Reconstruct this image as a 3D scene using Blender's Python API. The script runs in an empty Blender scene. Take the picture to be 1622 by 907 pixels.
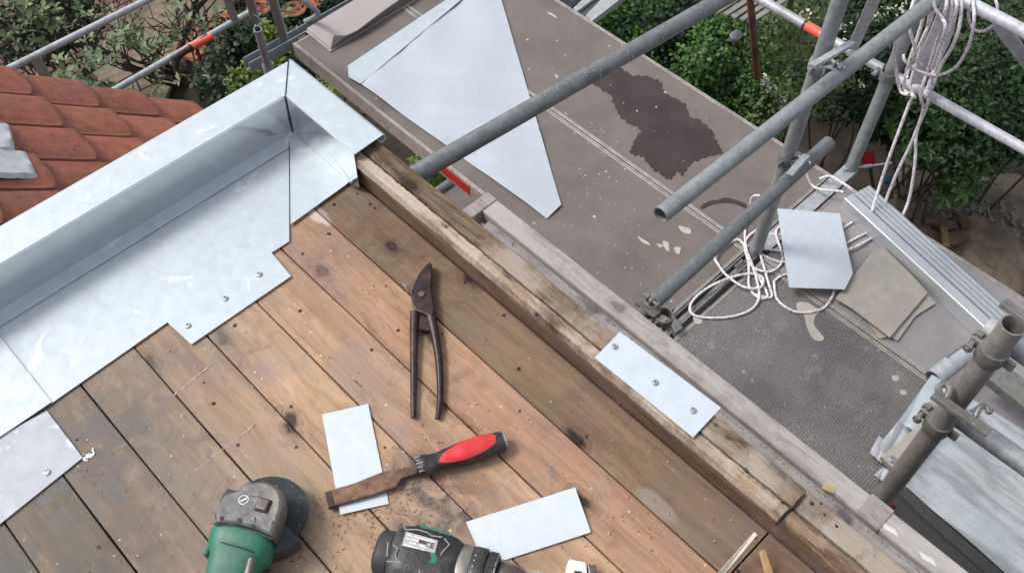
import bpy, bmesh, math, random
import numpy as np
from mathutils import Vector, Matrix
random.seed(7); RNG = np.random.default_rng(11)
SC = bpy.context.scene; COL = SC.collection
PI = math.pi
# ------------------------------------------------------------------ camera
CAMR = np.array([[0.7173, 0.5604, -0.4140], [-0.6967, 0.5817, -0.4197], [0.0056, 0.5894, 0.8078]])
_u, _s, _v = np.linalg.svd(CAMR); CAMR = _u @ _v
FPX, CX, CY, CH = 1540.93, 811.0, 453.5, 1.4        # focal length and centre in photo pixels, camera height over the boards
cam = bpy.data.cameras.new('camera'); cam_o = bpy.data.objects.new('camera', cam); COL.objects.link(cam_o)
M = Matrix.Identity(4)
for i in range(3):
    for j in range(3): M[i][j] = CAMR[i, j]
M[2][3] = CH
cam_o.matrix_world = M
cam.sensor_width = 36; cam.lens = FPX / 1622 * 36; cam.clip_start = 0.02; cam.clip_end = 500
SC.camera = cam_o

def P(x, y, z):                                        # where the sight line of a photo point meets height z
    d = CAMR @ np.array([x - CX, -(y - CY), -FPX]); t = (z - CH) / d[2]
    return Vector((d[0] * t, d[1] * t, z))
# ------------------------------------------------------------------ light
EXPOSURE = 0.62
SC.view_settings.view_transform = 'Standard'; SC.view_settings.look = 'None'
SC.view_settings.gamma = 1; SC.view_settings.exposure = EXPOSURE
W = bpy.data.worlds.new('World'); SC.world = W; W.use_nodes = True
wt = W.node_tree; bg = wt.nodes['Background']
sky = wt.nodes.new('ShaderNodeTexSky'); sky.sky_type = 'NISHITA'; sky.sun_disc = False
SUN_EL, SUN_AZ = math.radians(52), math.radians(-35)
sky.sun_elevation = SUN_EL; sky.sun_rotation = SUN_AZ; sky.dust_density = 3.0; sky.air_density = 1.0
hs = wt.nodes.new('ShaderNodeHueSaturation'); hs.inputs['Saturation'].default_value = 0.32
wt.links.new(sky.outputs[0], hs.inputs['Color']); wt.links.new(hs.outputs[0], bg.inputs[0]); bg.inputs[1].default_value = 0.13
sl = bpy.data.lights.new('sun', 'SUN'); sl.energy = 1.25; sl.angle = math.radians(16); sl.color = (1, 0.96, 0.9)
so = bpy.data.objects.new('sun', sl); COL.objects.link(so)
sdir = Vector((math.sin(SUN_AZ) * math.cos(SUN_EL), math.cos(SUN_AZ) * math.cos(SUN_EL), math.sin(SUN_EL)))
so.rotation_euler = sdir.to_track_quat('Z', 'Y').to_euler(); so.location = (0, 0, 12)

# ------------------------------------------------------------------ materials
class G:
    def __init__(s, name):
        s.m = bpy.data.materials.new(name); s.m.use_nodes = True; s.t = s.m.node_tree
        s.b = s.t.nodes['Principled BSDF']
    def set(s, node, k, v):
        if isinstance(v, bpy.types.NodeSocket): s.t.links.new(v, node.inputs[k])
        else:
            if isinstance(v, (tuple, list)) and len(v) == 3 and node.inputs[k].type == 'RGBA': v = (*v, 1)
            node.inputs[k].default_value = v
    def n(s, typ, ins={}, **kw):
        nd = s.t.nodes.new(typ)
        for k, v in kw.items(): setattr(nd, k, v)
        for k, v in ins.items(): s.set(nd, k, v)
        return nd
    def co(s, kind='Object', scale=(1, 1, 1), rnd=False, off=(0, 0, 0)):
        if kind == 'World': v = s.n('ShaderNodeNewGeometry').outputs['Position']
        else: v = s.n('ShaderNodeTexCoord').outputs[kind]
        if rnd:
            r = s.n('ShaderNodeObjectInfo').outputs['Random']
            k = s.n('ShaderNodeVectorMath', {0: (37.0, 91.0, 17.0)}, operation='SCALE'); s.set(k, 'Scale', r)
            v = s.n('ShaderNodeVectorMath', {0: v, 1: k.outputs[0]}, operation='ADD').outputs[0]
        return s.n('ShaderNodeMapping', {'Vector': v, 'Scale': scale, 'Location': off}).outputs[0]
    def noise(s, v, sc, det=4, rough=.55, dist=0):
        return s.n('ShaderNodeTexNoise', {'Vector': v, 'Scale': sc, 'Detail': det, 'Roughness': rough, 'Distortion': dist}).outputs['Fac']
    def vor(s, v, sc, feature='F1', out='Distance', rand=1):
        return s.n('ShaderNodeTexVoronoi', {'Vector': v, 'Scale': sc, 'Randomness': rand}, feature=feature, voronoi_dimensions='2D').outputs[out]
    def dots(s, v, sc, rmax, frac, soft=.015, ragged=0):      # scattered specks of varied size, few of the cells filled
        nd = s.n('ShaderNodeTexVoronoi', {'Vector': v, 'Scale': sc, 'Randomness': 1}, voronoi_dimensions='2D')
        sp = s.n('ShaderNodeSeparateColor', {0: nd.outputs['Color']}); keep = s.rr(sp.outputs[0], frac, frac + .001, 1, 0)
        rad = s.ma('MULTIPLY', s.ma('POWER', sp.outputs[1], 2.0), rmax); d = nd.outputs['Distance']
        if ragged: d = s.ma('ADD', d, s.rr(s.noise(v, sc * 3, 4, .7), .3, .7, -ragged, ragged))
        k = s.ma('SUBTRACT', rad, d); return s.ma('MULTIPLY', s.rr(k, 0, soft, 0, 1), keep)
    def rr(s, v, a, b, c=0, d=1):
        return s.n('ShaderNodeMapRange', {'Value': v, 'From Min': a, 'From Max': b, 'To Min': c, 'To Max': d}).outputs[0]
    def mix(s, f, a, b, mode='MIX'):
        nd = s.n('ShaderNodeMix', data_type='RGBA', blend_type=mode)
        s.set(nd, 0, f); s.set(nd, 6, a); s.set(nd, 7, b); return nd.outputs[2]
    def ma(s, op, a, b=0.0):
        nd = s.n('ShaderNodeMath', operation=op); s.set(nd, 0, a); s.set(nd, 1, b); return nd.outputs[0]
    def bump(s, h, dist=.002, st=1, nrm=None):
        i = {'Height': h, 'Distance': dist, 'Strength': st}
        if nrm: i['Normal'] = nrm
        o = s.n('ShaderNodeBump', i).outputs[0]; s.set(s.b, 'Normal', o); return o
    def fin(s, col=None, rough=None, metal=None, spec=None):
        if col is not None: s.set(s.b, 'Base Color', col)
        if rough is not None: s.set(s.b, 'Roughness', rough)
        if metal is not None: s.set(s.b, 'Metallic', metal)
        if spec is not None: s.set(s.b, 'Specular IOR Level', spec)
        return s.m
    def blob(s, wp, c, r0, r1, sc=(1, 1, 1)):      # 1 near a world point, falling to 0
        d = s.n('ShaderNodeVectorMath', {0: wp, 1: c}, operation='SUBTRACT').outputs[0]
        d = s.n('ShaderNodeVectorMath', {0: d, 1: sc}, operation='MULTIPLY').outputs[0]
        l = s.n('ShaderNodeVectorMath', {0: d}, operation='LENGTH').outputs['Value']
        return s.rr(l, r0, r1, 1, 0)
MAT = {}
def plain(name, col, rough=.6, metal=0, var=.25, sc=60, bump=.0006, spec=.5, dirt=None):
    g = G(name); v = g.co(rnd=True)
    n1 = g.noise(v, sc, 5, .6); n2 = g.noise(v, sc * .18, 4)
    c = g.mix(g.rr(n1, .3, .7), tuple(x * (1 - var) for x in col), tuple(min(1, x * (1 + var)) for x in col))
    if dirt: c = g.mix(g.rr(n2, .48, .66), c, dirt)
    g.bump(n1, bump); MAT[name] = g.fin(c, g.rr(n2, .3, .7, max(.05, rough - .1), min(1, rough + .12)), metal, spec); return MAT[name]

def wood(name, ca, cb, grey=(.27, .25, .235), gmix=(.5, .72), streak=1.0, rough=.75, edge=False, site=False, bumpd=.0009, axis='Y'):
    g = G(name)
    def st(a, b): return (a, b, a) if axis == 'Y' else (b, a, a)
    v = g.co(scale=st(1, .10), rnd=True); vw = g.co(rnd=True)
    wob = g.noise(vw, 6, 3)
    vd = g.n('ShaderNodeVectorMath', {0: v, 1: g.n('ShaderNodeVectorMath', {0: g.n('ShaderNodeTexNoise', {'Vector': vw, 'Scale': 5.0, 'Detail': 3.0}).outputs['Color'], 1: (.028, .028, .028)}, operation='MULTIPLY').outputs[0]}, operation='ADD').outputs[0]
    grain = g.noise(vd, 190, 5, .62); broad = g.noise(vd, 26, 4, .6); ring = g.noise(vd, 70, 3, .5)
    c = g.mix(g.rr(broad, .34, .68), ca, cb)
    c = g.mix(g.rr(ring, .5, .66, 0, .38 * streak), c, tuple(x * .55 for x in ca))
    c = g.mix(g.rr(grain, .48, .72, 0, .55 * streak), c, tuple(x * .48 for x in ca)); hi = g.noise(g.co(scale=st(1, .07), rnd=True, off=(2, 2, 2)), 120, 4, .6); c = g.mix(g.rr(hi, .56, .74, 0, .45 * streak), c, tuple(min(1, x * 1.35) for x in cb))
    # knots
    kv = g.co(scale=st(1, .55), rnd=True, off=(.3, .1, 0)); kd = g.vor(kv, 6.2); kk = g.noise(vw, 45, 3)
    kd2 = g.ma('ADD', kd, g.rr(kk, .3, .7, -.03, .03))
    rg = g.ma('SINE', g.ma('MULTIPLY', kd2, 130.0)); c = g.mix(g.ma('MULTIPLY', g.rr(rg, .1, .9, 0, .4), g.rr(kd2, .07, .22, 1, 0)), c, tuple(x * .5 for x in ca))
    c = g.mix(g.rr(kd2, .05, .13, .6, 0), c, tuple(x * .45 for x in ca))
    c = g.mix(g.rr(kd2, .035, .06, .9, 0), c, (.035, .025, .02))
    # grey weathering and dirt
    gn = g.noise(vw, 4.2, 7, .66); c = g.mix(g.rr(gn, gmix[0], gmix[1], 0, .8), c, grey)
    dn = g.noise(g.co(rnd=True, off=(5, 2, 1)), 15, 7, .7, .6); c = g.mix(g.rr(dn, .55, .72, 0, .55), c, tuple(x * .4 for x in grey))
    ln = g.noise(g.co(rnd=True, off=(1, 7, 3)), 19, 6, .7, 1.2); c = g.mix(g.rr(ln, .62, .74, 0, .45), c, (.48, .40, .34))
    wp = g.co('World')
    if site:   # stains that lie at their own places on the deck
        rn = g.noise(wp, 28, 8, .7, .8)
        def stain(cc, px, py, r, col, amt, sc=(1, 1, 1), lo=.42):
            q = P(px, py, 0); b = g.blob(wp, tuple(q), r * .25, r, sc)
            return g.mix(g.ma('MULTIPLY', g.ma('MULTIPLY', b, g.rr(rn, lo, .62)), amt), cc, col)
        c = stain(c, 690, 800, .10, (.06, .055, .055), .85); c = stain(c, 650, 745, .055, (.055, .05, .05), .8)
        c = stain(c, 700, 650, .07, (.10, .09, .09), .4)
        c = stain(c, 80, 840, .42, (.19, .165, .148), .9, lo=.15); c = stain(c, 150, 680, .16, (.14, .13, .125), .8, lo=.3)
        c = stain(c, 330, 520, .16, (.22, .19, .17), .7, lo=.35); c = stain(c, 500, 400, .18, (.24, .18, .15), .6, lo=.35)
        c = stain(c, 40, 760, .2, (.36, .33, .31), .5, lo=.48)
        c = stain(c, 620, 380, .10, (.27, .18, .10), .7, (1, .35, 1), .45)
        c = g.mix(g.dots(wp, 60, .12, .16, ragged=.03), c, (.66, .62, .56)); c = g.mix(g.dots(g.co('World', off=(3, 3, 0)), 20, .09, .3, ragged=.02), c, (.05, .038, .03))
        c = g.mix(g.dots(g.co('World', (1, .4, 1), off=(6, 1, 0)), 9, .16, .3, .05, .04), c, (.62, .54, .46))
    oi = g.n('ShaderNodeObjectInfo').outputs['Color']; c = g.mix(1.0, c, oi, 'MULTIPLY')
    hgt = g.ma('ADD', g.ma('MULTIPLY', grain, .6), g.ma('MULTIPLY', ring, .8)); g.bump(hgt, bumpd)
    MAT[name] = g.fin(c, g.rr(dn, .3, .7, rough, min(1, rough + .15)), 0, .3); return MAT[name]

wood('roof board wood', (.36, .24, .155), (.54, .38, .25), grey=(.30, .265, .24), gmix=(.5, .74), streak=.75, site=True)
wood('dark beam wood', (.10, .06, .04), (.19, .12, .08), grey=(.17, .14, .12), gmix=(.5, .7))
wood('weathered top wood', (.13, .085, .055), (.36, .28, .205), grey=(.47, .42, .37), gmix=(.5, .6), bumpd=.004, streak=1.9, rough=.85)
wood('silver grey wood', (.29, .265, .25), (.38, .355, .335), grey=(.42, .40, .38), gmix=(.4, .6), streak=1.3, bumpd=.0015)
wood('pale stick wood', (.62, .55, .46), (.75, .70, .62), grey=(.55, .5, .46), streak=.6)
wood('tan stick wood', (.5, .31, .15), (.62, .42, .22), streak=.6, gmix=(.6, .8))
wood('grey slat wood', (.2, .19, .17), (.3, .28, .26), streak=.8)

def zinc(name, col=(.76, .80, .845), rough=.38, metal=.75, wavy=.004, stain=0.0, wsc=9, pat=1.0):
    g = G(name); wp = g.co('World'); n1 = g.noise(wp, wsc, 4 if wavy < .01 else (3 if stain else 0), .5, .3); n2 = g.noise(wp, 38, 5, .65); n3 = g.noise(wp, 420, 2)
    c = g.mix(g.rr(n2, .42, .7, 0, pat), col, tuple(x * .90 for x in col))
    pr = g.noise(g.co('World', off=(2, 5, 0)), 17, 6, .6, .9); c = g.mix(g.rr(pr, .6, .68, 0, .7 * pat), c, (.74, .79, .85))
    pd = g.noise(g.co('World', off=(9, 1, 0)), 11, 7, .6, .4); c = g.mix(g.rr(pd, .6, .75, 0, .45 * pat), c, tuple(x * .62 for x in col))
    if stain:
        s1 = g.noise(g.co('World', (3.4, .35, 3)), 9, 7, .7, .5); c = g.mix(g.rr(s1, .44, .6, 0, stain), c, (.30, .31, .31))
        s2 = g.noise(g.co('World', (4, .4, 4), off=(3, 0, 0)), 7, 7, .7); c = g.mix(g.rr(s2, .56, .7, 0, stain), c, (.36, .33, .24))
    nb = g.bump(n1, wavy); g.bump(n3, .0002, .4, nb)
    MAT[name] = g.fin(c, g.rr(pr, .4, .7, rough, rough + .15 * min(1, pat * pat * 1.0)), metal, .5); return MAT[name]
zinc('zinc sheet', (.53, .59, .635), .5, .32, .003); zinc('zinc polished', (.66, .68, .695), .15, .93, .0025, 0, 5, .2)
zinc('zinc new', (.64, .705, .765), .46, .35, .002, 0, 9, .7); zinc('zinc stained', (.60, .64, .665), .36, .55, .006, .7, 3)
zinc('zinc rippled', (.70, .745, .79), .24, .6, .003, 0, 5, .5); zinc('lead sheet', (.44, .455, .50), .6, .25, .003)
zinc('crumpled lead', (.62, .64, .67), .6, .2, .004, .25); zinc('steel smooth', (.55, .58, .61), .25, .9, .0006, 0, 5, .15)

def tube_mat(name, col, rough=.42, metal=.55):
    g = G(name); v = g.co('World'); n1 = g.noise(v, 55, 6, .65); n2 = g.noise(g.co('World', (1, 1, 1), off=(4, 4, 4)), 13, 5, .6)
    c = g.mix(g.rr(n1, .35, .7), tuple(x * .8 for x in col), tuple(x * 1.2 for x in col))
    c = g.mix(g.rr(n2, .5, .68, 0, .55), c, tuple(x * .5 for x in col))
    sp = g.noise(g.co('World', (1, 1, 1), off=(7, 0, 1)), 70, 4, .7, 2); c = g.mix(g.rr(sp, .68, .72, 0, .85), c, (.6, .6, .58))
    sp3 = g.vor(v, 75); c = g.mix(g.ma('MULTIPLY', g.rr(sp3, .08, .14, .7, 0), g.rr(n2, .55, .6)), c, (.65, .63, .6))
    g.bump(n1, .0008); MAT[name] = g.fin(c, g.rr(n1, .3, .7, rough, rough + .2), metal, .5)
tube_mat('galvanised tube', (.31, .33, .34), .42, .3); tube_mat('dark tube', (.23, .24, .245), .45, .45)
tube_mat('galvanised pale', (.46, .48, .50), .45, .35); tube_mat('white rail', (.60, .60, .66), .45, .2); tube_mat('rail beige', (.48, .45, .42), .5, .3)
tube_mat('brown grey tube', (.285, .27, .255), .5, .15); tube_mat('bright profile', (.55, .56, .58), .3, .8)
tube_mat('clamp steel', (.25, .245, .23), .5, .5)
plain('orange band', (.85, .13, .07), .45, var=.1); plain('red strip', (.50, .03, .03), .45, var=.15)
plain('black plastic', (.022, .022, .024), .42, var=.3, sc=220, dirt=(.07, .065, .06)); plain('dark rubber', (.035, .035, .037), .6, var=.3, sc=300)
plain('green plastic', (.022, .165, .10), .42, var=.12, dirt=(.04, .14, .10)); plain('gear head metal', (.16, .155, .155), .42, .6, .3, 70, .0008, dirt=(.30, .27, .23))
plain('guard steel', (.045, .052, .066), .38, .6, .3, 60, dirt=(.09, .085, .08)); plain('abrasive disc', (.028, .034, .038), .8, 0, .5, 700, .0012, dirt=(.05, .055, .06))
plain('red plastic', (.62, .03, .035), .38, var=.12, dirt=(.5, .04, .04)); plain('rusty steel', (.20, .115, .075), .6, .5, .45, 90, .001, dirt=(.075, .055, .05))
plain('snips steel', (.062, .045, .046), .38, .75, .35, 90, .0006, dirt=(.11, .075, .065)); plain('bare steel', (.45, .44, .43), .35, .9)
plain('white mark', (.75, .75, .72), .6, var=.1); plain('grey mark', (.30, .30, .31), .6, var=.15); plain('silver label', (.42, .43, .43), .4, .3, .2)
plain('chuck metal', (.16, .135, .13), .4, .7, .3, 80, dirt=(.30, .26, .25)); plain('brown coated sheet', (.40, .355, .345), .4, 0, .06, 9, .0004, dirt=(.35, .31, .305))
plain('beige felt', (.40, .37, .33), .85, 0, .10, 30, .0008, dirt=(.33, .30, .275)); plain('tan card', (.42, .34, .255), .85, 0, .15)
plain('soil', (.042, .031, .022), .95, 0, .5, 9, .02, dirt=(.075, .057, .042)); plain('sand', (.20, .155, .11), .95, 0, .3, 14, .02, dirt=(.10, .08, .065))
plain('brick', (.15, .085, .07), .9, 0, .35, 20, .003, dirt=(.10, .075, .07)); plain('mortar', (.12, .11, .10), .95)
plain('rubble brick', (.095, .065, .05), .9, 0, .3, 20); plain('bark', (.085, .06, .045), .9, 0, .4, 30, .004); plain('rust pole', (.20, .095, .055), .8, 0, .3, 30, .002, dirt=(.1, .06, .04))
plain('twig', (.045, .033, .026), .9, 0, .3, 60); plain('grey stone', (.28, .275, .265), .8); plain('teal plastic', (.02, .16, .20), .5)
plain('dark glass', (.02, .022, .035), .12, 0, .1, 5, .0001); plain('dark panel', (.07, .08, .09), .4); plain('pale trim', (.36, .38, .38), .5)
plain('profile steel', (.64, .67, .70), .36, .6, .06, 8, .0001); plain('grey painted steel', (.26, .29, .32), .5, .05, .2, 60, .0003); plain('petal cream', (.75, .72, .60), .7, 0, .1); plain('orange clay', (.36, .12, .06), .85, 0, .25, 25, dirt=(.22, .09, .05)); plain('silver chips', (.35, .33, .29), .8, 0, .6, 150)
plain('sandy grit', (.20, .185, .165), .95, 0, .7, 260, .004); plain('house render', (.3, .28, .26), .9); plain('yellow tape', (.42, .34, .16), .5, var=.2)

g = G('terracotta'); v = g.co(rnd=True); n1 = g.noise(v, 22, 6, .6); n2 = g.noise(g.co(rnd=True, off=(3, 1, 2)), 7, 5, .6)
c = g.mix(g.rr(n1, .3, .7), (.27, .10, .065), (.41, .165, .105)); c = g.mix(g.rr(n2, .5, .7, 0, .55), c, (.24, .13, .095))
mo = g.noise(v, 60, 5, .7); c = g.mix(g.ma('MULTIPLY', g.rr(mo, .56, .66, 0, .9), g.rr(n2, .45, .55)), c, (.06, .05, .04))
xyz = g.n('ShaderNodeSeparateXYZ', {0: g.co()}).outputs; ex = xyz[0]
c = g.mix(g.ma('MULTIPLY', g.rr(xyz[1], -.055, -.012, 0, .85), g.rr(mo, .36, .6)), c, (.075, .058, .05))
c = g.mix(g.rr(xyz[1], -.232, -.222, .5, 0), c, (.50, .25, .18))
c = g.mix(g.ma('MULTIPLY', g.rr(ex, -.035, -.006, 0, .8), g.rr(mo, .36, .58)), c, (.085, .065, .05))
oi = g.n('ShaderNodeObjectInfo').outputs['Color']; c = g.mix(1.0, c, oi, 'MULTIPLY'); c = g.mix(1.0, c, (1.0, .95, .92, 1), 'MULTIPLY'); g.bump(n1, .002); MAT['terracotta'] = g.fin(c, .8, 0, .3)

def deckmat(name, a, b, spots, perf=False, dark=(.09, .08, .08)):
    g = G(name); v = g.co('World'); n1 = g.noise(v, 5, 7, .62, .4); n2 = g.noise(v, 90, 4, .6)
    c = g.mix(g.rr(n1, .35, .68), a, b); c = g.mix(g.rr(n2, .4, .75, 0, .3), c, tuple(x * .7 for x in a))
    if perf:
        h = g.vor(v, 105, rand=.35); hole = g.rr(h, .28, .4, 1, 0); wear = g.noise(g.co('World', off=(1, 1, 0)), 3.2, 5, .7)
        c = g.mix(g.ma('MULTIPLY', hole, g.rr(wear, .35, .6, .2, .75)), c, tuple(x * .42 for x in a))
        c = g.mix(g.rr(g.noise(v, 9, 6, .7), .58, .75, 0, .5), c, (.36, .34, .32)); g.bump(g.rr(h, .28, .42), .0012)
    else:
        g.bump(n2, .0003)
    sc_ = g.noise(g.co('World', (1, 1, 1), off=(5, 5, 0)), 14, 7, .7, 2.5); c = g.mix(g.rr(sc_, .64, .7, 0, .35), c, (.36, .34, .31))
    gate = g.rr(g.noise(g.co('World', off=(8, 2, 0)), 2.4, 4), .47, .6)
    for sc, r, off, fr_ in ((22, .15, 0, .22), (55, .16, 3, .16), (9, .10, 6, .25)):
        m = g.ma('MULTIPLY', g.dots(g.co('World', off=(off, off, 0)), sc, r, fr_, .02, .03), spots)
        c = g.mix(g.ma('MULTIPLY', m, g.ma('ADD', g.ma('MULTIPLY', gate, .8), .2)), c, (.60, .58, .53))
    MAT[name] = g.fin(c, g.rr(n1, .3, .7, .42, .62), 0, .4)
deckmat('brown deck panel', (.148, .126, .118), (.205, .176, .165), .95)
deckmat('perforated grey deck', (.165, .152, .155), (.25, .235, .23), .75, True)
deckmat('worn alloy deck', (.25, .235, .245), (.33, .31, .31), .4)
g = G('wet deck'); v = g.co('World'); n1 = g.noise(v, 9, 5, .6)
c = g.mix(g.rr(n1, .3, .7), (.042, .031, .030), (.060, .046, .044))
c = g.mix(g.dots(v, 26, .12, .2, .02, .02), c, (.55, .53, .5)); MAT['wet deck'] = g.fin(c, .28, 0, .4)
plain('paint splash', (.46, .43, .37), .8, var=.15)
g = G('rope'); uv = g.n('ShaderNodeTexCoord').outputs['UV']; w = g.n('ShaderNodeTexBrick', {'Vector': g.n('ShaderNodeMapping', {'Vector': uv, 'Scale': (90.0, 4.0, 1.0)}).outputs[0], 'Scale': 1.0, 'Mortar Size': .0, 'Color1': (.86, .82, .83, 1), 'Color2': (.24, .17, .26, 1), 'Bias': -.35, 'Brick Width': .5, 'Row Height': .5})
MAT['rope'] = g.fin(w.outputs['Color'], .85, 0, .2)
def leafmat(name, a, b, rough=.5, tr=.25):
    g = G(name); at = g.n('ShaderNodeAttribute', attribute_name='var').outputs['Fac']
    c = g.mix(at, a, b); g.fin(c, rough, 0, .4)
    t = g.n('ShaderNodeBsdfTranslucent', {'Color': c}); mx = g.n('ShaderNodeMixShader', {0: tr, 1: g.b.outputs[0], 2: t.outputs[0]})
    g.t.links.new(mx.outputs[0], g.t.nodes['Material Output'].inputs[0]); MAT[name] = g.m
leafmat('ivy leaf', (.016, .042, .010), (.105, .24, .035)); leafmat('dark leaf', (.006, .018, .009), (.026, .062, .025)); leafmat('pale leaf', (.09, .13, .06), (.30, .38, .21), .6)
leafmat('shrub leaf', (.04, .075, .022), (.17, .27, .08)); leafmat('laurel leaf', (.016, .044, .012), (.08, .17, .045), .4); leafmat('lime leaf', (.07, .12, .015), (.25, .34, .06))
leafmat('deep leaf', (.009, .024, .009), (.04, .09, .03)); leafmat('flower', (.65, .62, .48), (.85, .83, .72), .7)

# ------------------------------------------------------------------ mesh helpers
def obj(name, me, mat, parent=None, loc=None):
    o = bpy.data.objects.new(name, me); COL.objects.link(o)
    if mat and not me.materials: me.materials.append(MAT[mat])
    if parent is not None: o.parent = parent
    if loc is not None: o.location = loc
    return o
def root_of(o):
    while o.parent is not None: o = o.parent
    return o
class MB:
    def __init__(s): s.v = []; s.f = []; s.uv = None
    def add(s, vs, fs):
        k = len(s.v); s.v += [tuple(x) for x in vs]; s.f += [tuple(i + k for i in f) for f in fs]; return s
    def box(s, x0, x1, y0, y1, z0, z1):
        vs = [(x, y, z) for z in (z0, z1) for y in (y0, y1) for x in (x0, x1)]
        return s.add(vs, [(0, 2, 3, 1), (4, 5, 7, 6), (0, 1, 5, 4), (2, 6, 7, 3), (0, 4, 6, 2), (1, 3, 7, 5)])
    def obox(s, c, ax, h):                      # centre, three axes, half sizes
        c = Vector(c); ax = [Vector(a).normalized() for a in ax]
        vs = [c + ax[0] * h[0] * i + ax[1] * h[1] * j + ax[2] * h[2] * k for k in (-1, 1) for j in (-1, 1) for i in (-1, 1)]
        return s.add(vs, [(0, 2, 3, 1), (4, 5, 7, 6), (0, 1, 5, 4), (2, 6, 7, 3), (0, 4, 6, 2), (1, 3, 7, 5)])
    def bar(s, a, b, w, h, up=(0, 0, 1)):       # box from a to b
        a = Vector(a); b = Vector(b); d = (b - a); L = d.length; d.normalize(); sd = d.cross(Vector(up)).normalized(); u = sd.cross(d)
        return s.obox((a + b) / 2, (d, sd, u), (L / 2, w / 2, h / 2))
    def prism(s, top, dv, chamfer=0):           # polygon of 3-D points extruded by dv
        n = len(top); top = [Vector(p) for p in top]; dv = Vector(dv)
        if chamfer:
            cc = sum(top, Vector()) / n; ins = []
            for i in range(n):
                a, b, c_ = top[i - 1], top[i], top[(i + 1) % n]
                d = ((a - b).normalized() + (c_ - b).normalized())
                if d.length < .2: d = (cc - b)
                d.normalize()
                if d.dot(cc - b) < 0 and (a - b).cross(c_ - b).dot(dv) * ((top[0] - cc).cross(top[1] - cc)).dot(dv) < 0: pass
                ins.append(b + (cc - b).normalized() * chamfer)
            rings = [ins, [p + dv.normalized() * chamfer for p in top], [p + dv for p in top]]
        else: rings = [top, [p + dv for p in top]]
        vs = [p for r in rings for p in r]; fs = [tuple(range(n))]
        for k in range(len(rings) - 1):
            fs += [(k * n + i, k * n + (i + 1) % n, (k + 1) * n + (i + 1) % n, (k + 1) * n + i) for i in range(n)]
        fs.append(tuple(range((len(rings) - 1) * n, len(rings) * n))[::-1]); return s.add(vs, fs)
    def rings(s, rings, caps=True, closed=False):
        n = len(rings[0]); vs = [p for r in rings for p in r]; fs = []; m = len(rings)
        for k in range(m if closed else m - 1):
            a, b = k * n, ((k + 1) % m) * n
            fs += [(a + i, a + (i + 1) % n, b + (i + 1) % n, b + i) for i in range(n)]
        if caps and not closed: fs += [tuple(range(n))[::-1], tuple(range((m - 1) * n, m * n))]
        return s.add(vs, fs)
    def tube(s, pts, r, n=12, caps=True, flat=1.0, closed=False, up=None):
        pts = [Vector(p) for p in pts]; m = len(pts); R = []; prev = None
        for i, p in enumerate(pts):
            if closed: d = pts[(i + 1) % m] - pts[i - 1]
            else: d = pts[min(i + 1, m - 1)] - pts[max(i - 1, 0)]
            d.normalize()
            if prev is None:
                u = Vector(up) if up else (Vector((0, 0, 1)) if abs(d.z) < .9 else Vector((1, 0, 0)))
            else: u = prev
            u = (u - d * u.dot(d)).normalized(); prev = u; sd = d.cross(u); rr = r[i] if isinstance(r, (list, tuple)) else r
            R.append([p + sd * math.cos(t * 2 * PI / n) * rr + u * math.sin(t * 2 * PI / n) * rr * flat for t in range(n)])
        return s.rings(R, caps, closed)
    def pipe(s, a, b, r, t=.003, n=24, open_a=True, open_b=True):     # hollow tube with open ends
        a = Vector(a); b = Vector(b); d = (b - a).normalized(); u = Vector((0, 0, 1)) if abs(d.z) < .9 else Vector((1, 0, 0))
        u = (u - d * u.dot(d)).normalized(); sd = d.cross(u)
        def ring(p, rr): return [p + sd * math.cos(k * 2 * PI / n) * rr + u * math.sin(k * 2 * PI / n) * rr for k in range(n)]
        return s.rings([ring(a + d * .12, r - t), ring(a, r - t), ring(a, r), ring(b, r), ring(b, r - t), ring(b - d * .12, r - t)])
    def loft(s, secs, n=20, caps=True):          # (centre, side, up, hw, hh, power)
        R = []
        for c, sd, up, hw, hh, pw in secs:
            c = Vector(c); ring = []
            for k in range(n):
                t = 2 * PI * k / n; ct, st = math.cos(t), math.sin(t)
                ring.append(c + Vector(sd) * hw * math.copysign(abs(ct) ** (2 / pw), ct) + Vector(up) * hh * math.copysign(abs(st) ** (2 / pw), st))
            R.append(ring)
        return s.rings(R, caps)
    def build(s, name, mat, parent=None, smooth=False, bevel=0, segs=2, sub=0, solid=0, shade_angle=None, tag_=None):
        off = root_of(parent).location if parent is not None else Vector()
        me = bpy.data.meshes.new(name); me.from_pydata([(a - off[0], b - off[1], c_ - off[2]) for a, b, c_ in s.v], [], s.f)
        bm = bmesh.new(); bm.from_mesh(me); bmesh.ops.recalc_face_normals(bm, faces=bm.faces); bm.to_mesh(me); bm.free()
        o = obj(name, me, mat, parent)
        if smooth:
            me.polygons.foreach_set('use_smooth', [True] * len(me.polygons))
            try: me.set_sharp_from_angle(angle=math.radians(shade_angle or 40))
            except Exception: pass
        if solid:
            md = o.modifiers.new('s', 'SOLIDIFY'); md.thickness = solid; md.offset = 0
            if smooth: md = o.modifiers.new('e', 'EDGE_SPLIT'); md.split_angle = math.radians(45)
        if bevel: md = o.modifiers.new('b', 'BEVEL'); md.width = bevel; md.segments = segs; md.limit_method = 'ANGLE'; md.angle_limit = math.radians(35)
        if sub: md = o.modifiers.new('u', 'SUBSURF'); md.levels = sub; md.render_levels = sub
        if bevel or sub: me.polygons.foreach_set('use_smooth', [True] * len(me.polygons)) if sub else None
        return o
def tag(o, label, cat, group=None, kind=None):
    o['label'] = label; o['category'] = cat
    if group: o['group'] = group
    if kind: o['kind'] = kind
    return o
def thing(name, label, cat, loc, group=None):
    o = bpy.data.objects.new(name, None); o.empty_display_size = .05; COL.objects.link(o); o.location = loc; return tag(o, label, cat, group)
def struct(o): o['kind'] = 'structure'; return o
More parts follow.
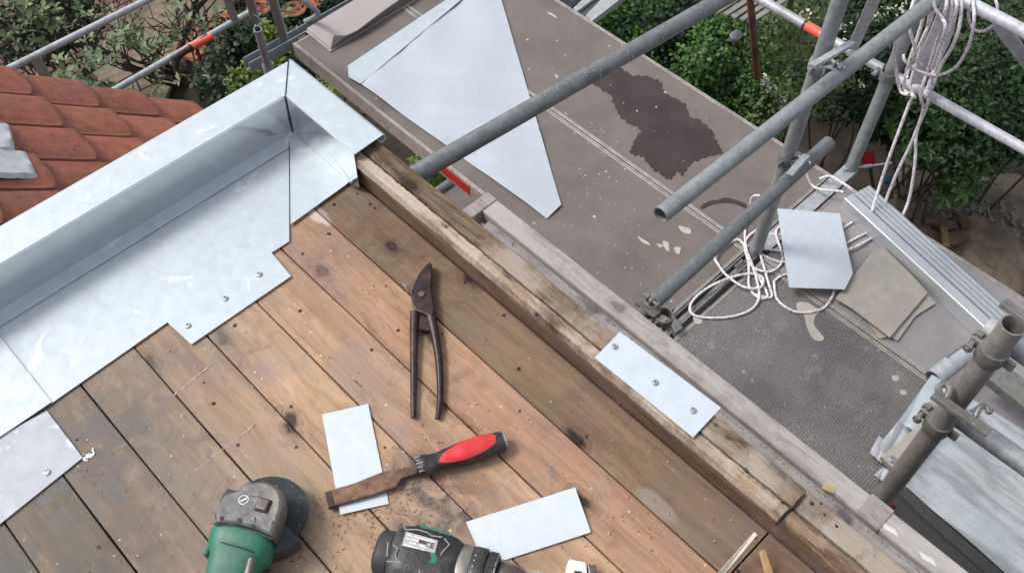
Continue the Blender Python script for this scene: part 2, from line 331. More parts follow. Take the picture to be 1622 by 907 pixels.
def spline(pts, k=8, closed=False):
    pts = [Vector(p) for p in pts]; n = len(pts); out = []
    rng = range(n if closed else n - 1)
    for i in rng:
        if closed: a, b, c_, d = pts[i - 1], pts[i], pts[(i + 1) % n], pts[(i + 2) % n]
        else: a, b, c_, d = pts[max(i - 1, 0)], pts[i], pts[i + 1], pts[min(i + 2, n - 1)]
        for j in range(k):
            t = j / k
            out.append(.5 * ((2 * b) + (c_ - a) * t + (2 * a - 5 * b + 4 * c_ - d) * t * t + (3 * b - a - 3 * c_ + d) * t ** 3))
    if not closed: out.append(pts[-1])
    return out
def noise1(t, seed):
    return (math.sin(t * 7.1 + seed) + .6 * math.sin(t * 17.3 + seed * 2.1) + .4 * math.sin(t * 41.7 + seed * 3.7) + .3 * math.sin(t * 97.0 + seed * 5.3)) / 2.3
def rough_board(name, x0, x1, y0, y1, z0, z1, mat, parent, amp=.002, seed=0, step=.012, col=None, ch=.002, fr=2.2):
    n = max(3, int((y1 - y0) / step)); R = []
    for i in range(n + 1):
        y = y0 + (y1 - y0) * i / n; a = [(noise1(y * fr, seed + k * 9) * .8 + random.uniform(-.13, .13)) * amp for k in range(8)]
        ex = min(i, n - i); sk = .001 if ex == 0 else 0
        R.append([(x0 + a[0] * .5, y, z0), (x1 + a[1] * .5, y, z0), (x1 - abs(a[2]), y, z1 - ch - abs(a[3]) - sk), (x1 - ch - abs(a[2]) * 1.5, y, z1 - abs(a[5]) * .6 - sk),
                  ((x0 + x1) / 2, y, z1 + a[4] * .4), (x0 + ch + abs(a[6]) * 1.5, y, z1 - abs(a[7]) * .6 - sk), (x0 + abs(a[6]), y, z1 - ch - abs(a[0]) - sk)])
    o = MB().rings(R).build(name, mat, parent)
    if col: o.color = (*col, 1)
    return o
Z_ = Vector((0, 0, 1))
def pxpoly(pts, z): return [P(x, y, z) for x, y in pts]
def screw_mesh():
    m = MB(); rs = []
    for r, z in ((.0058, 0), (.0058, .0006), (.0046, .0022), (.0030, .0026), (.0028, .0014)):
        rs.append([(r * math.cos(k * PI / 6), r * math.sin(k * PI / 6), z) for k in range(12)])
    m.rings(rs); me = bpy.data.meshes.new('screw'); me.from_pydata(m.v, [], m.f); me.materials.append(MAT['bare steel']); return me
SCREW = screw_mesh()
def screw(parent, px, py, z):
    p = P(px, py, z) - root_of(parent).location; return obj('screw', SCREW, None, parent, p)

# ------------------------------------------------------------------ ground and house
g0 = MB(); N = 60; vs = []; fs = []
for i in range(N + 1):
    for j in range(N + 1):
        x = -14 + 32 * i / N; y = -14 + 32 * j / N
        vs.append((x, y, -5 + .05 * math.sin(x * 2.3 + y) + .04 * math.sin(y * 3.1 - x * 1.7) + random.uniform(-.02, .02)))
for i in range(N):
    for j in range(N): fs.append((i * (N + 1) + j, (i + 1) * (N + 1) + j, (i + 1) * (N + 1) + j + 1, i * (N + 1) + j + 1))
g0.add(vs, fs); struct(g0.build('garden_soil', 'soil', smooth=True))
struct(MB().box(-150, 150, -150, 150, -5.4, -5.15).build('ground', 'soil'))
hs_ = thing('house', 'brick house whose flat timber roof and orange tiled slope fill the left side', 'house', (-1, -1, -5))
MB().box(-3.2, .655, -3.2, 1.34, -5.1, -.045).build('wall', 'brick', hs_)
MB().box(-3.2, .66, -3.2, 1.36, -.04, -.026).build('underlay', 'dark beam wood', hs_)

# ------------------------------------------------------------------ timber roof boards
deck = thing('board_roof', 'flat roof deck of worn brown wooden boards under the tools', 'roof', (0, .4, 0))
SP, X0 = .1024, .678
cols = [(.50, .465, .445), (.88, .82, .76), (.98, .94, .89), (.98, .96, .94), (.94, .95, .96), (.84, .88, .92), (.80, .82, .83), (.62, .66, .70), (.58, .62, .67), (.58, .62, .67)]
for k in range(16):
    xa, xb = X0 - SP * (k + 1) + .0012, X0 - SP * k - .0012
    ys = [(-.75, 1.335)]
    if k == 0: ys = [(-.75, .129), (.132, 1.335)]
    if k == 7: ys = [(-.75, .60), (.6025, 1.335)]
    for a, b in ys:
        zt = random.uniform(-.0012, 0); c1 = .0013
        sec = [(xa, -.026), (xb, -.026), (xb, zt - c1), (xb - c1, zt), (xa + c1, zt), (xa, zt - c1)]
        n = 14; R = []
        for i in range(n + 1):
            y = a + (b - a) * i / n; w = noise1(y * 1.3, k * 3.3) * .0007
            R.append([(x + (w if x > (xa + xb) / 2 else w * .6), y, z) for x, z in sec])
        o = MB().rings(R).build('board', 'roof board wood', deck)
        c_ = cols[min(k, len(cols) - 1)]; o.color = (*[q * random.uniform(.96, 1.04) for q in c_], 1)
# nail heads and splinters on the boards
nm = MB()
for _ in range(34):
    k = random.randrange(0, 9); x = X0 - SP * (k + random.choice((.2, .8))); y = random.choice((-.2, .13, .45, .8, 1.05)) + random.uniform(-.02, .02)
    nm.rings([[(x + r * math.cos(t * PI / 4), y + r * math.sin(t * PI / 4), z) for t in range(8)] for r, z in ((.0028, -.002), (.0028, .0005), (.0018, .0009))])
o = nm.build('nail_heads', 'snips steel', deck); o['kind'] = 'stuff'
chips = MB()
for _ in range(300):
    px, py = random.uniform(80, 1250), random.uniform(420, 905); p = P(px, py, .0006)
    if p.x > .665 or p.y > .93: continue
    a = random.uniform(0, PI); r = random.choice((.0005, .0007, .0009, .0012, .0018))
    chips.obox(p + Vector((0, 0, .0004)), ((math.cos(a), math.sin(a), 0), (-math.sin(a), math.cos(a), .2), (0, 0, 1)), (r, r * random.uniform(.25, .8), .0005))
tag(chips.build('wood_chips', 'silver chips'), 'tiny pale chips and crumbs scattered over the roof boards', 'debris', kind='stuff')

for lab, segs in (('long thin pale chalk scratch across the boards left of the grinder', [((298, 753), (402, 674))]), ('short broken chalky scratch line below the zinc flashing', [((272, 628), (336, 576))]), ('faint pale scratch on the boards right of the chisel handle', [((560, 600), (572, 612))])):
    m = MB(); (ax_, ay_), (bx_, by_) = segs[0]; n = 60
    for i in range(n):
        t = i / n
        if random.random() < .25: continue
        x, y = ax_ + (bx_ - ax_) * t + random.uniform(-.8, .8), ay_ + (by_ - ay_) * t + random.uniform(-.8, .8); d_ = (P(bx_, by_, .0007) - P(ax_, ay_, .0007)).normalized()
        m.obox(P(x, y, .0001), (d_, Z_.cross(d_), Z_), (random.uniform(.0008, .003), random.uniform(.0002, .0006), .00008))
    tag(m.build('scratch_line', 'pale stick wood'), lab, 'scratch', kind='stuff')
# ------------------------------------------------------------------ timber upstand
up = thing('timber_upstand', 'old timber kerb with split pale top along the roof edge', 'roof edge', (.7, .4, 0))
rough_board('lower_face_board', .6795, .70, -.75, 1.335, -.026, .038, 'dark beam wood', up, .0012, 3, col=(1.0, .98, .95))
rough_board('upper_face_board', .674, .699, -.75, 1.335, .040, .078, 'dark beam wood', up, .0018, 8, col=(1.15, 1.15, 1.15))
for a, b, sd in ((-.75, .1205, 1), (.1225, 1.335, 5)):
    rough_board('inner_top_strip', .6665, .6875, a, b, .066, .087, 'weathered top wood', up, .0022, sd, .0025, (1.12, 1.06, 1.0) if a > 0 else (1.05, .95, .86), .0015, 5.5)
    rough_board('outer_top_strip', .6895, .7265, a, b, -.02, .089, 'weathered top wood', up, .0016, sd + 2, .006, (.82, .77, .71) if a > 0 else (.82, .78, .73), .0015, 5.5)
hole = MB()
for px, py in ((661, 305), (722, 341), (675, 321), (706, 358), (1134, 673), (1184, 718), (1181, 743), (1300, 797), (1306, 815), (1383, 878), (1240, 795), (1325, 833), (1286, 797), (850, 497)):
    p = P(px, py, .0885); r = random.uniform(.0017, .003)
    hole.rings([[p + Vector((r * math.cos(t * PI / 4), r * 1.2 * math.sin(t * PI / 4), dz)) for t in range(8)] for dz in (-.004, .0006)])
o = hole.build('screw_holes', 'black plastic', up); o['kind'] = 'stuff'
b_ = MB().prism(pxpoly([(1232, 823), (1248, 805), (1262, 796), (1276, 781), (1277.5, 782), (1264, 798), (1250, 807), (1234, 825)], .0925), (0, 0, -.02)); o = b_.build('crack', 'black plastic', up)

# ------------------------------------------------------------------ grey scaffold boards beside the kerb
def long_board(nm, lab, x0, x1, y0, y1, z0, z1, mat, col):
    o = rough_board(nm, x0, x1, y0, y1, z0, z1, mat, None, .0006, x0 * 50, .03, col); return o
lo = long_board('channel_board', '', .742, .829, -.75, .905, -.11, -.0625, 'silver grey wood', (1.0, 1.0, 1.02))
tag(lo, 'lower smooth grey board in the narrow channel beside the timber kerb', 'board')
gr = MB()
for _ in range(500):
    y = random.uniform(-.1, .88); x = .824 - abs(random.gauss(0, .003)); r = random.uniform(.0003, .0009)
    gr.obox((x, y, -.0622 + r * .4), ((1, random.uniform(-1, 1), 0), (random.uniform(-1, 1), 1, 0), (0, 0, 1)), (r, r * .8, r * .6))
tag(gr.build('grit', 'sandy grit'), 'sand and grit gathered in the gap along the grey toe board', 'grit', kind='stuff')
tb = thing('toe_board', 'long silver grey grained board lying along the edge of the scaffold', 'board', (.85, .4, -.05))
rough_board('plank', .829, .870, -.75, .945, -.085, -.050, 'silver grey wood', tb, .0006, 4, .03, (1.12, 1.12, 1.14))
MB().box(.7425, .869, .925, .9525, -.0865, -.0475).build('end_bracket', 'silver grey wood', tb, bevel=.002).color = (1.15, 1.15, 1.2, 1)
p0, p1 = P(1358, 800, -.05), P(1400, 808, -.05)
ya, yb = P(1356, 810, -.05).y, P(1392, 838, -.05).y
MB().box(.8265, .8725, yb, ya, -.086, -.0478).build('metal_sleeve', 'silver grey wood', tb, bevel=.001).color = (.95, .95, .97, 1)
MB().prism(pxpoly([(1305, 764), (1325, 772), (1319, 781), (1301, 772)], -.0492), (0, 0, -.0006)).build('tape_patch', 'yellow tape', tb)
mk = MB()
for cx, cy, rows, w in ((1408, 834, 5, 3.2), (1468, 881, 5, 3.0)):
    for i in range(rows):
        for j in range(3):
            x = cx - 10 + i * 4.6 + j * 2.4; y = cy - 6 + i * 3.2 + j * 4.2 - i * .6
            q = P(x, y, -.0494)
            mk.box(q.x - .0012, q.x + .0012, q.y - .0022, q.y + .0022, -.0500, -.0492)
mk.build('stencil_marks', 'white mark', tb)['kind'] = 'stuff'
for px, py in ((1332, 792), (1345, 795), (1344, 790)): pass

# ------------------------------------------------------------------ zinc flashing (left, along x) and corner flashing
zf = thing('zinc_flashing', 'long bright zinc edge flashing with raised kerb above the orange tiles', 'flashing', (0, 1.3, 0))
FT = .0014
def sheet(name, pts, z, mat, parent, t=FT): return MB().prism([Vector((p[0], p[1], z)) for p in pts], (0, 0, -t)).build(name, mat, parent)
q = {k: P(*v, .004) for k, v in dict(a=(80, 639), b=(265, 510), c=(303, 545), d=(461, 437), e=(430, 400), f=(458, 382), g=(0, 532), h=(0, 693)).items()}
foot = 1.297
XL = -.75
# right sheet, left sheet (2 mm higher at the lap)
jx = q['g'].x
jt = Vector((q['g'].x + (foot - q['g'].y) * -.45 * -1 * 0 - .033, foot, 0))
sheet('base_sheet', [(jt.x, foot), (.6655, foot), P(458, 215, .004)[:2] if False else (.655, 1.297), tuple(P(458, 300, .004))[:2], tuple(q['f'])[:2], tuple(q['e'])[:2], tuple(q['d'])[:2], tuple(q['c'])[:2], tuple(q['b'])[:2], tuple(q['a'])[:2]], .0040, 'zinc sheet', zf)
sheet('base_sheet', [(XL, foot), (jt.x + .004, foot), tuple(q['g'])[:2], tuple(q['a'] + Vector((.003, 0, 0)))[:2], (q['h'].x, q['h'].y), (XL, q['h'].y + .03)], .0068, 'zinc sheet', zf)
R = []   # folded profile swept along x: crease strip, upstand, top flange with dropped edge
prof = [(foot - .024, .0062), (foot - .004, .0085), (foot + .003, .010), (foot + .004, .04), (foot + .003, .101), (foot + .0045, .1035), (foot + .079, .1035), (foot + .0815, .1015), (foot + .0815, .080), (foot + .090, .060)]
for i in range(25):
    x = XL + (.667 - XL) * i / 24
    w = noise1(x, 2) * .0008
    # mitre: the corner runs diagonally, so outer profile lines go further out
    R.append([(x + (max(0, (y - foot)) / .0815 * .066 if i == 24 else 0), y + w * (1 if .02 < z < .1 else .3), z) for y, z in prof])
mm = MB()
def strip(R, a, b):
    m = MB(); n = b - a + 1; vs = [r[k] for r in R for k in range(a, b + 1)]
    fs = [(i * n + j, i * n + j + 1, (i + 1) * n + j + 1, (i + 1) * n + j) for i in range(len(R) - 1) for j in range(n - 1)]
    return m.add(vs, fs)
strip(R, 0, 2).build('fold_strip', 'zinc sheet', zf, solid=.0012)
strip(R, 2, 5).build('upstand', 'zinc polished', zf, solid=.0012)
strip(R, 5, 9).build('top_flange', 'zinc sheet', zf, solid=.0012)
MB().box(XL, .66, foot + .006, foot + .076, -.026, .1005).build('core_timber', 'dark beam wood', zf)
for px, py in ((411, 435), (357, 473), (298, 516)): screw(zf, px, py, .0042)
cf = thing('corner_flashing', 'short zinc corner cap with rolled outer edge over the end of the timber kerb', 'flashing', (.7, 1.2, 0))
ye = 1.090; XO = .733
MB().prism([(.6665, foot + .004, .1045), (XO, foot + .083, .1045), (XO, ye, .1045), (.6655, ye - .003, .1045)], (0, 0, -.0014)).build('top_cap', 'zinc sheet', cf)
rl = []
for i in range(11):
    t = -PI / 2 + (1.55 * PI) * i / 10
    rl.append((XO + .0085 * math.cos(-t) - .001, .1035 - .0085 - .0085 * math.sin(t)))
m = MB(); vs = [(x, y, z) for y in (ye, foot + .083) for x, z in rl]; m.add(vs, [(i, i + 1, i + 12, i + 11) for i in range(10)]); m.build('rolled_edge', 'zinc sheet', cf, solid=.0012, smooth=True)
MB().prism([(.6652, foot + .002, .102), (.6652, ye, .1035), (.6635, ye + .0, .012), (.6605, ye + .012, .0055), (.6625, foot, .008)], (.0012, 0, 0)).build('upstand', 'zinc polished', cf)
tri = pxpoly([(458.5, 214), (466, 206), (557, 284), (547, 293), (459, 356)], .0068); MB().prism(tri, (0, 0, -.0014)).build('base_triangle', 'zinc sheet', cf)
m = MB(); a = P(457, 98, .105)
m.tube([Vector((.6665, foot + .003, .1055)), Vector((XO, foot + .083, .1055))], .0011, 6); m.tube([Vector((.6648, foot + .001, .104)), Vector((.6632, foot - .001, .012))], .0011, 6); m.tube([P(458, 214, .0075), P(459, 356, .0075)], .0008, 6)
m.build('mitre_seam', 'dark rubber', cf)
ls = MB().prism(pxpoly([(-60, 718), (0, 690), (74, 650), (131, 724), (0, 829), (-60, 868)], .0035), (0, 0, -.0012)).build('lead_sheet', 'lead sheet')
tag(ls, 'grey lead sheet lying under the left end of the zinc flashing', 'metal sheet'); 
sc_ = obj('screw', SCREW, None, ls, P(75, 748, .0035))
m = MB(); 
for k in range(12):
    p = P(132 + k * 1.5 + random.uniform(-3, 3), 727 - k * 1.1 + random.uniform(-3, 3), .001); a_ = random.uniform(0, 3); m.obox(p, ((math.cos(a_), math.sin(a_), .1), (-math.sin(a_), math.cos(a_), .2), (0, 0, 1)), (random.uniform(.0015, .004), .0015, .0008))
tag(m.build('putty_crumbs', 'white mark'), 'white crumbs of putty at the corner of the lead sheet', 'debris', kind='stuff')

# ------------------------------------------------------------------ loose zinc pieces on the roof
def plate(nm, lab, pts, z, mat='zinc new', grp=None, t=.0012, screws=()):
    o = MB().prism([P(p_[0], p_[1], z + (p_[2] if len(p_) > 2 else 0)) for p_ in pts], (0, 0, -t)).build(nm, mat); tag(o, lab, 'metal sheet', grp)
    for s in screws: obj('screw', SCREW, None, o, P(*s, z))
    return o
plate('zinc_plate', 'zinc plate screwed down with three screws across the timber kerb', [(942, 566), (982, 525), (1142, 645), (1098, 692)], .0935, screws=((974, 549), (1038, 606), (1098, 650)))
plate('zinc_offcut', 'upright rectangular zinc offcut lying beneath the chisel blade', [(510, 656, .004), (583, 639, .001), (616, 797), (539, 814, .003)], .0022)
plate('zinc_offcut', 'rectangular zinc offcut lying beside the tip of the cordless drill', [(738, 826), (911, 771, .005), (936, 842, .002), (800, 886), (761, 878)], .0022)

# ------------------------------------------------------------------ pantile roof
PITCH = math.radians(43); T0 = P(20, 130, -1.15); E_, W_ = .283, .229
tr = thing('tiled_roof', 'sloping roof of mossy orange clay pantiles behind the zinc flashing', 'roof', (0, 2.4, -1))
du = Vector((math.cos(PITCH), 0, -math.sin(PITCH))); dn_ = Vector((math.sin(PITCH), 0, math.cos(PITCH)))
def tile_mesh():
    nu, nv = 5, 16; L = E_ + .05; vs = []; fs = []
    def h(t): # pantile section: short rise from the overlap, broad nearly flat back, rounded near edge standing proud of the next tile
        a = min(t / .22, 1); b = max(0, (t - .86) / .14)
        return .017 * (a * a * (3 - 2 * a)) + .010 * math.sin(t * PI) - .007 * b * b
    for lay in (0, 1):
        for i in range(nu + 1):
            for j in range(nv + 1):
                t = j / nv; u = -L * (1 - i / nu)
                round_ = -.016 * (abs(2 * t - 1) ** 7) - .012 * t if i == nu else 0
                vs.append((u + round_, -W_ * 1.03 * t, h(t) + (1 + u / L) * .030 + (0 if lay == 0 else -.013)))
    K = (nu + 1) * (nv + 1); idx = lambda l, i, j: l * K + i * (nv + 1) + j
    for i in range(nu):
        for j in range(nv):
            fs.append((idx(0, i, j), idx(0, i + 1, j), idx(0, i + 1, j + 1), idx(0, i, j + 1))); fs.append((idx(1, i, j), idx(1, i, j + 1), idx(1, i + 1, j + 1), idx(1, i + 1, j)))
    for j in range(nv): fs += [(idx(0, nu, j), idx(1, nu, j), idx(1, nu, j + 1), idx(0, nu, j + 1)), (idx(0, 0, j), idx(0, 0, j + 1), idx(1, 0, j + 1), idx(1, 0, j))]
    for i in range(nu): fs += [(idx(0, i, 0), idx(1, i, 0), idx(1, i + 1, 0), idx(0, i + 1, 0)), (idx(0, i, nv), idx(0, i + 1, nv), idx(1, i + 1, nv), idx(1, i, nv))]
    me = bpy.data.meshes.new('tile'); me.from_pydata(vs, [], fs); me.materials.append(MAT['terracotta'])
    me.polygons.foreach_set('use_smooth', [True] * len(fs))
    try: me.set_sharp_from_angle(angle=math.radians(50))
    except Exception: pass
    return me
TM = tile_mesh()
for r in range(-7, 6):
    for k in range(9):
        p = T0 + du * E_ * r + Vector((0, .065 - W_ * k, 0)) + dn_ * random.uniform(0, .003)
        if p.z > -.12 or p.y < 1.4 or p.x > 1.3: continue
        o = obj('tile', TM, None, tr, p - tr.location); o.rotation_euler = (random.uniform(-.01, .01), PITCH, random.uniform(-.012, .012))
        c1 = random.uniform(.8, 1.05); o.color = (c1, c1 * random.uniform(.95, 1.05), c1 * random.uniform(.95, 1.05), 1)
a = T0 + du * E_ * -7.5; b = T0 + du * E_ * 5.0
MB().prism([a - dn_ * .03 + Vector((0, .02, 0)), b - dn_ * .03 + Vector((0, .02, 0)), b - dn_ * .03 + Vector((0, -2.0, 0)), a - dn_ * .03 + Vector((0, -2.0, 0))], dn_ * -.05).build('roof_boarding', 'dark beam wood', tr)
MB().prism([a - dn_ * .09 + Vector((0, 0, 0)), b - dn_ * .09, Vector((b.x, b.y, -5.05)), Vector((a.x, a.y, -5.05))], (0, -.25, 0)).build('gable_wall', 'brick', tr)
def draped(nm, lab, quad, z, amp, mat, n=14, cat='flashing'):   # crumpled sheet between four photo corners on the tile slope
    Q = []
    for x, y in quad:
        d = CAMR @ np.array([x - CX, -(y - CY), -FPX]); d = Vector(d); o_ = Vector((0, 0, CH)); pl = T0 + dn_ * z
        t = (pl - o_).dot(dn_) / d.dot(dn_); Q.append(o_ + d * t)
    vs = []
    for i in range(n + 1):
        for j in range(n + 1):
            s, t = i / n, j / n; p = (Q[0] * (1 - s) + Q[1] * s) * (1 - t) + (Q[3] * (1 - s) + Q[2] * s) * t
            e = min(s, 1 - s, t, 1 - t)
            p = p + dn_ * (amp * (noise1(s * 1.3 + t * .6, 3) + .6 * noise1(t * 1.8 - s * .3, 7)) - (.012 if e == 0 else 0)) + Vector((random.uniform(-1, 1), random.uniform(-1, 1), 0)) * .0012
            vs.append(p)
    fs = [(i * (n + 1) + j, (i + 1) * (n + 1) + j, (i + 1) * (n + 1) + j + 1, i * (n + 1) + j + 1) for i in range(n) for j in range(n)]
    o = MB().add(vs, fs).build(nm, mat, smooth=True, solid=.003); return tag(o, lab, cat)
draped('lead_flap', 'crumpled white grey lead flap dressed over the tiles at the left edge', [(-60, 228), (46, 238), (63, 278), (-60, 275)], .058, .0025, 'crumpled lead')
draped('lead_flap', 'smaller upper fold of pale lead above the crumpled flap on the tiles', [(-60, 190), (16, 193), (26, 236), (-60, 240)], .064, .0035, 'crumpled lead')

# ------------------------------------------------------------------ scaffold decks
ZD = -1.45
DX = [(1.684, 2.207), (2.216, 2.752)]
def deck_unit(i, x0, x1, y0, y1, mat, lab):
    t = thing('scaffold_deck', lab, 'scaffold deck', ((x0 + x1) / 2, (y0 + y1) / 2, ZD - .07), 'walking decks of the scaffold')
    MB().box(x0 + .014, x1 - .014, y0 + .012, y1 - .012, ZD - .012, ZD).build('deck_panel', mat, t)
    for xa, sx in ((x0, 1), (x1, -1)):
        m = MB(); x = [xa, xa + sx * .0045, xa + sx * .0105, xa + sx * .0138]
        def bb(a, b, z0, z1): m.box(min(a, b), max(a, b), y0, y1, z0, z1)
        bb(xa, xa + sx * .005, ZD - .072, ZD + .004); bb(xa + sx * .0052, xa + sx * .0137, ZD - .072, ZD - .004); bb(xa + sx * .0085, xa + sx * .0137, ZD - .0039, ZD + .003)
        m.build('side_rail', 'rail beige', t)
    for ya, yb in ((y0, y0 + .012), (y1 - .012, y1)): MB().box(x0 + .014, x1 - .014, ya, yb, ZD - .06, ZD + .0015).build('end_cap', 'brown grey tube', t)
    for sx in (.12, .88):
        for ye_, dy in ((y0, -1), (y1, 1)):
            xm = x0 + (x1 - x0) * sx
            m = MB().obox((xm, ye_ + dy * .016, ZD - .022), ((1, 0, 0), (0, 1, 0), (0, 0, 1)), (.022, .0155, .011))
            m.tube([(xm - .022, ye_ + dy * .018, ZD - .012), (xm + .022, ye_ + dy * .018, ZD - .012)], .009, 10); m.build('hook_claw', 'clamp steel', t, bevel=.003)
    return t
YA0, YA1, YB0, YB1 = .995, 3.105, .925, -1.15
d1 = deck_unit(0, *DX[0], YA0, YA1, 'brown deck panel', 'brown scaffold deck nearest the roof, under the large zinc triangle')
d2 = deck_unit(1, *DX[1], YA0, YA1, 'brown deck panel', 'brown scaffold deck on the garden side with the dark wet patch')
d3 = deck_unit(0, *DX[0], YB1, YB0, 'perforated grey deck', 'grey scaffold deck with dimpled anti slip surface next to the toe board')
d4 = deck_unit(1, *DX[1], YB1, YB0, 'worn alloy deck', 'worn grey scaffold deck under the beige felt sheets and steel profiles')
MB().box(1.6815, 1.6835, P(736, 298, ZD).y, P(676, 252, ZD).y, ZD - .058, ZD - .010).build('red_strip', 'red strip', d1)
ql = P(712, 300, -2.7)
ld = thing('scaffold_deck', 'lower brown scaffold deck glimpsed in the gap behind the timber kerb', 'scaffold deck', (ql.x, ql.y - .5, -2.77), 'walking decks of the scaffold')
MB().box(1.45, 2.75, ql.y - 2, ql.y, -2.77, -2.70).build('deck_panel', 'brown deck panel', ld)
MB().pipe((1.4, ql.y + .03, -2.69), (2.8, ql.y + .03, -2.69), .024).build('end_tube', 'dark tube', ld, smooth=True)
def blob_poly(pts, jag=3.0, k=5, seed=1):
    r = random.Random(seed); out = []
    pp = spline([(x, y, 0) for x, y in pts], k, True)
    for p in pp: out.append((p.x + r.uniform(-jag, jag), p.y + r.uniform(-jag, jag)))
    return out
wet = [(918, 120), (940, 108), (975, 98), (985, 108), (1000, 118), (1030, 122), (1048, 132), (1052, 146), (1085, 165), (1092, 184), (1108, 190), (1128, 208), (1137, 228), (1143, 242), (1110, 252), (1092, 262), (1082, 277), (1072, 272), (1062, 284), (1040, 272), (1025, 258), (1018, 248), (1000, 244), (1001, 230), (1014, 205), (990, 192), (975, 172), (968, 152), (950, 140)]
wp_ = spline([(x, y, 0) for x, y in wet], 9, True); wq = []
for i in range(len(wp_)):
    tn = (wp_[(i + 1) % len(wp_)] - wp_[i - 1]).normalized(); o_ = 1.5 * math.sin(i * .9) * math.sin(i * .23) + 1.1 * math.sin(i * 1.7 + 1) + random.uniform(-.5, .5); wq.append((wp_[i].x - tn.y * o_, wp_[i].y + tn.x * o_))
m = MB().prism(pxpoly(wq, ZD + .0014), (0, 0, -.001)); o = m.build('wet_patch', 'wet deck', d2)
m = MB().prism(pxpoly(blob_poly([(1110, 327), (1122, 319), (1138, 316), (1150, 313), (1170, 318), (1182, 324), (1183, 330), (1165, 323), (1150, 321), (1138, 322), (1125, 325), (1112, 331)], .7, 4), ZD + .0014), (0, 0, -.001)); m.build('wet_patch', 'wet deck', d2)
def splash(par, shapes):
    for sh in shapes: MB().prism(pxpoly(blob_poly(sh, .5, 4, len(sh)), ZD + .0018), (0, 0, -.0012)).build('paint_splash', 'paint splash', par)
splash(d1, [[(1010, 374), (1024, 382), (1030, 388), (1018, 384)], [(1050, 382), (1058, 384), (1060, 398), (1053, 393)], [(1075, 358), (1092, 362), (1094, 370), (1082, 368)], [(1068, 392), (1078, 392), (1076, 402), (1070, 400)], [(1040, 386), (1050, 388), (1046, 392)], [(866, 19), (872, 24), (880, 28), (884, 30), (876, 22)], [(878, 118), (884, 120), (882, 124)]])
splash(d3, [[(1262, 480), (1275, 478), (1292, 486), (1300, 492), (1292, 500), (1290, 515), (1305, 535), (1296, 540), (1284, 530), (1278, 516), (1274, 500), (1264, 492)], [(1098, 500), (1110, 500), (1112, 510), (1102, 512)], [(1413, 596), (1422, 594), (1424, 601), (1416, 603)], [(1426, 618), (1434, 618), (1436, 624), (1428, 625)]])
# big zinc triangle
bz = thing('zinc_triangle', 'large tapered bright zinc sheet with one folded edge lying on the brown scaffold deck', 'metal sheet', P(750, 120, ZD))
poly = [(551, 104), (552, 126), (866, 346), (889, 325), (794, 0), (776, -62), (742, -24)]
inner = [(554, 125), (866, 346), (889, 325), (794, 0), (776, -62), (765, -42)]
zz = ZD + .006
wm = bpy.data.meshes.new('main_sheet'); bm = bmesh.new(); vv = [bm.verts.new(p - bz.location) for p in pxpoly([(569, 132), (866, 346), (889, 325), (794, 0), (776, -62), (770, -34)], zz)]
bm.faces.new(vv); bmesh.ops.triangulate(bm, faces=bm.faces[:])
for _ in range(6): bmesh.ops.subdivide_edges(bm, edges=[e for e in bm.edges if e.calc_length() > .012], cuts=1, use_grid_fill=True)
for v_ in bm.verts:
    x_, y_ = v_.co.x, v_.co.y
    v_.co.z += .0030 + .0022 * math.sin(x_ * 19 + 2.2 * math.sin(y_ * 8)) + .0016 * math.sin(y_ * 15 - x_ * 9 + 1.3) + .0010 * math.sin(x_ * 43 + y_ * 31)
bm.to_mesh(wm); bm.free(); wo = obj('main_sheet', wm, 'zinc rippled', bz); wm.polygons.foreach_set('use_smooth', [True] * len(wm.polygons)); md = wo.modifiers.new('s', 'SOLIDIFY'); md.thickness = .0012; md = wo.modifiers.new('e', 'EDGE_SPLIT'); md.split_angle = math.radians(45)
a, b, c1, d = P(571, 133, zz + .0076), P(772, -35, zz + .0076), P(742, -24, zz + .0085), P(551, 104, zz + .0085)
MB().prism([a, b, c1, d, P(552, 122, zz + .008)], (0, 0, -.0012)).build('folded_edge', 'zinc sheet', bz)
# brown folded sheets at the top
fb = thing('folded_brown_sheets', 'stack of brown coated metal sheets with one edge bent up on the deck corner', 'metal sheet', P(560, 40, ZD))
MB().prism(pxpoly([(484, 50), (523, 82), (720, -36), (650, -47)], ZD + .006), (0, 0, -.003)).build('lower_sheet', 'brown coated sheet', fb)
MB().prism(pxpoly([(486, 45), (524, 77), (720, -42), (650, -53)], ZD + .012), (0, 0, -.003)).build('upper_sheet', 'brown coated sheet', fb)
cu = [(524, 77), (548, 62.5), (570, 49.5), (592, 36), (622, 18), (660, -5), (712, -37)]; tp = [(528, 58), (547, 57.5), (566, 49), (592, 29), (618, 10), (656, -16), (708, -50)]
m = MB(); lo_ = [P(x, y, ZD + .012) for x, y in cu]; hi_ = [P(x, y, ZD + z) for (x, y), z in zip(tp, (.045, .035, .035, .045, .045, .05, .05))]
n = len(cu); m.add(lo_ + hi_, [(i, i + 1, n + i + 1, n + i) for i in range(n - 1)]); m.build('bent_edge', 'brown deck panel', fb, solid=.003)  # standing face darker than the flat sheets, its shade put into the colour
m = MB(); m.add([p + Vector((.006, .004, -.001)) for p in lo_] + [p + Vector((.009, .007, -.004)) for p in hi_], [(i, i + 1, n + i + 1, n + i) for i in range(n - 1)]); m.build('bent_edge', 'brown grey tube', fb, solid=.003)

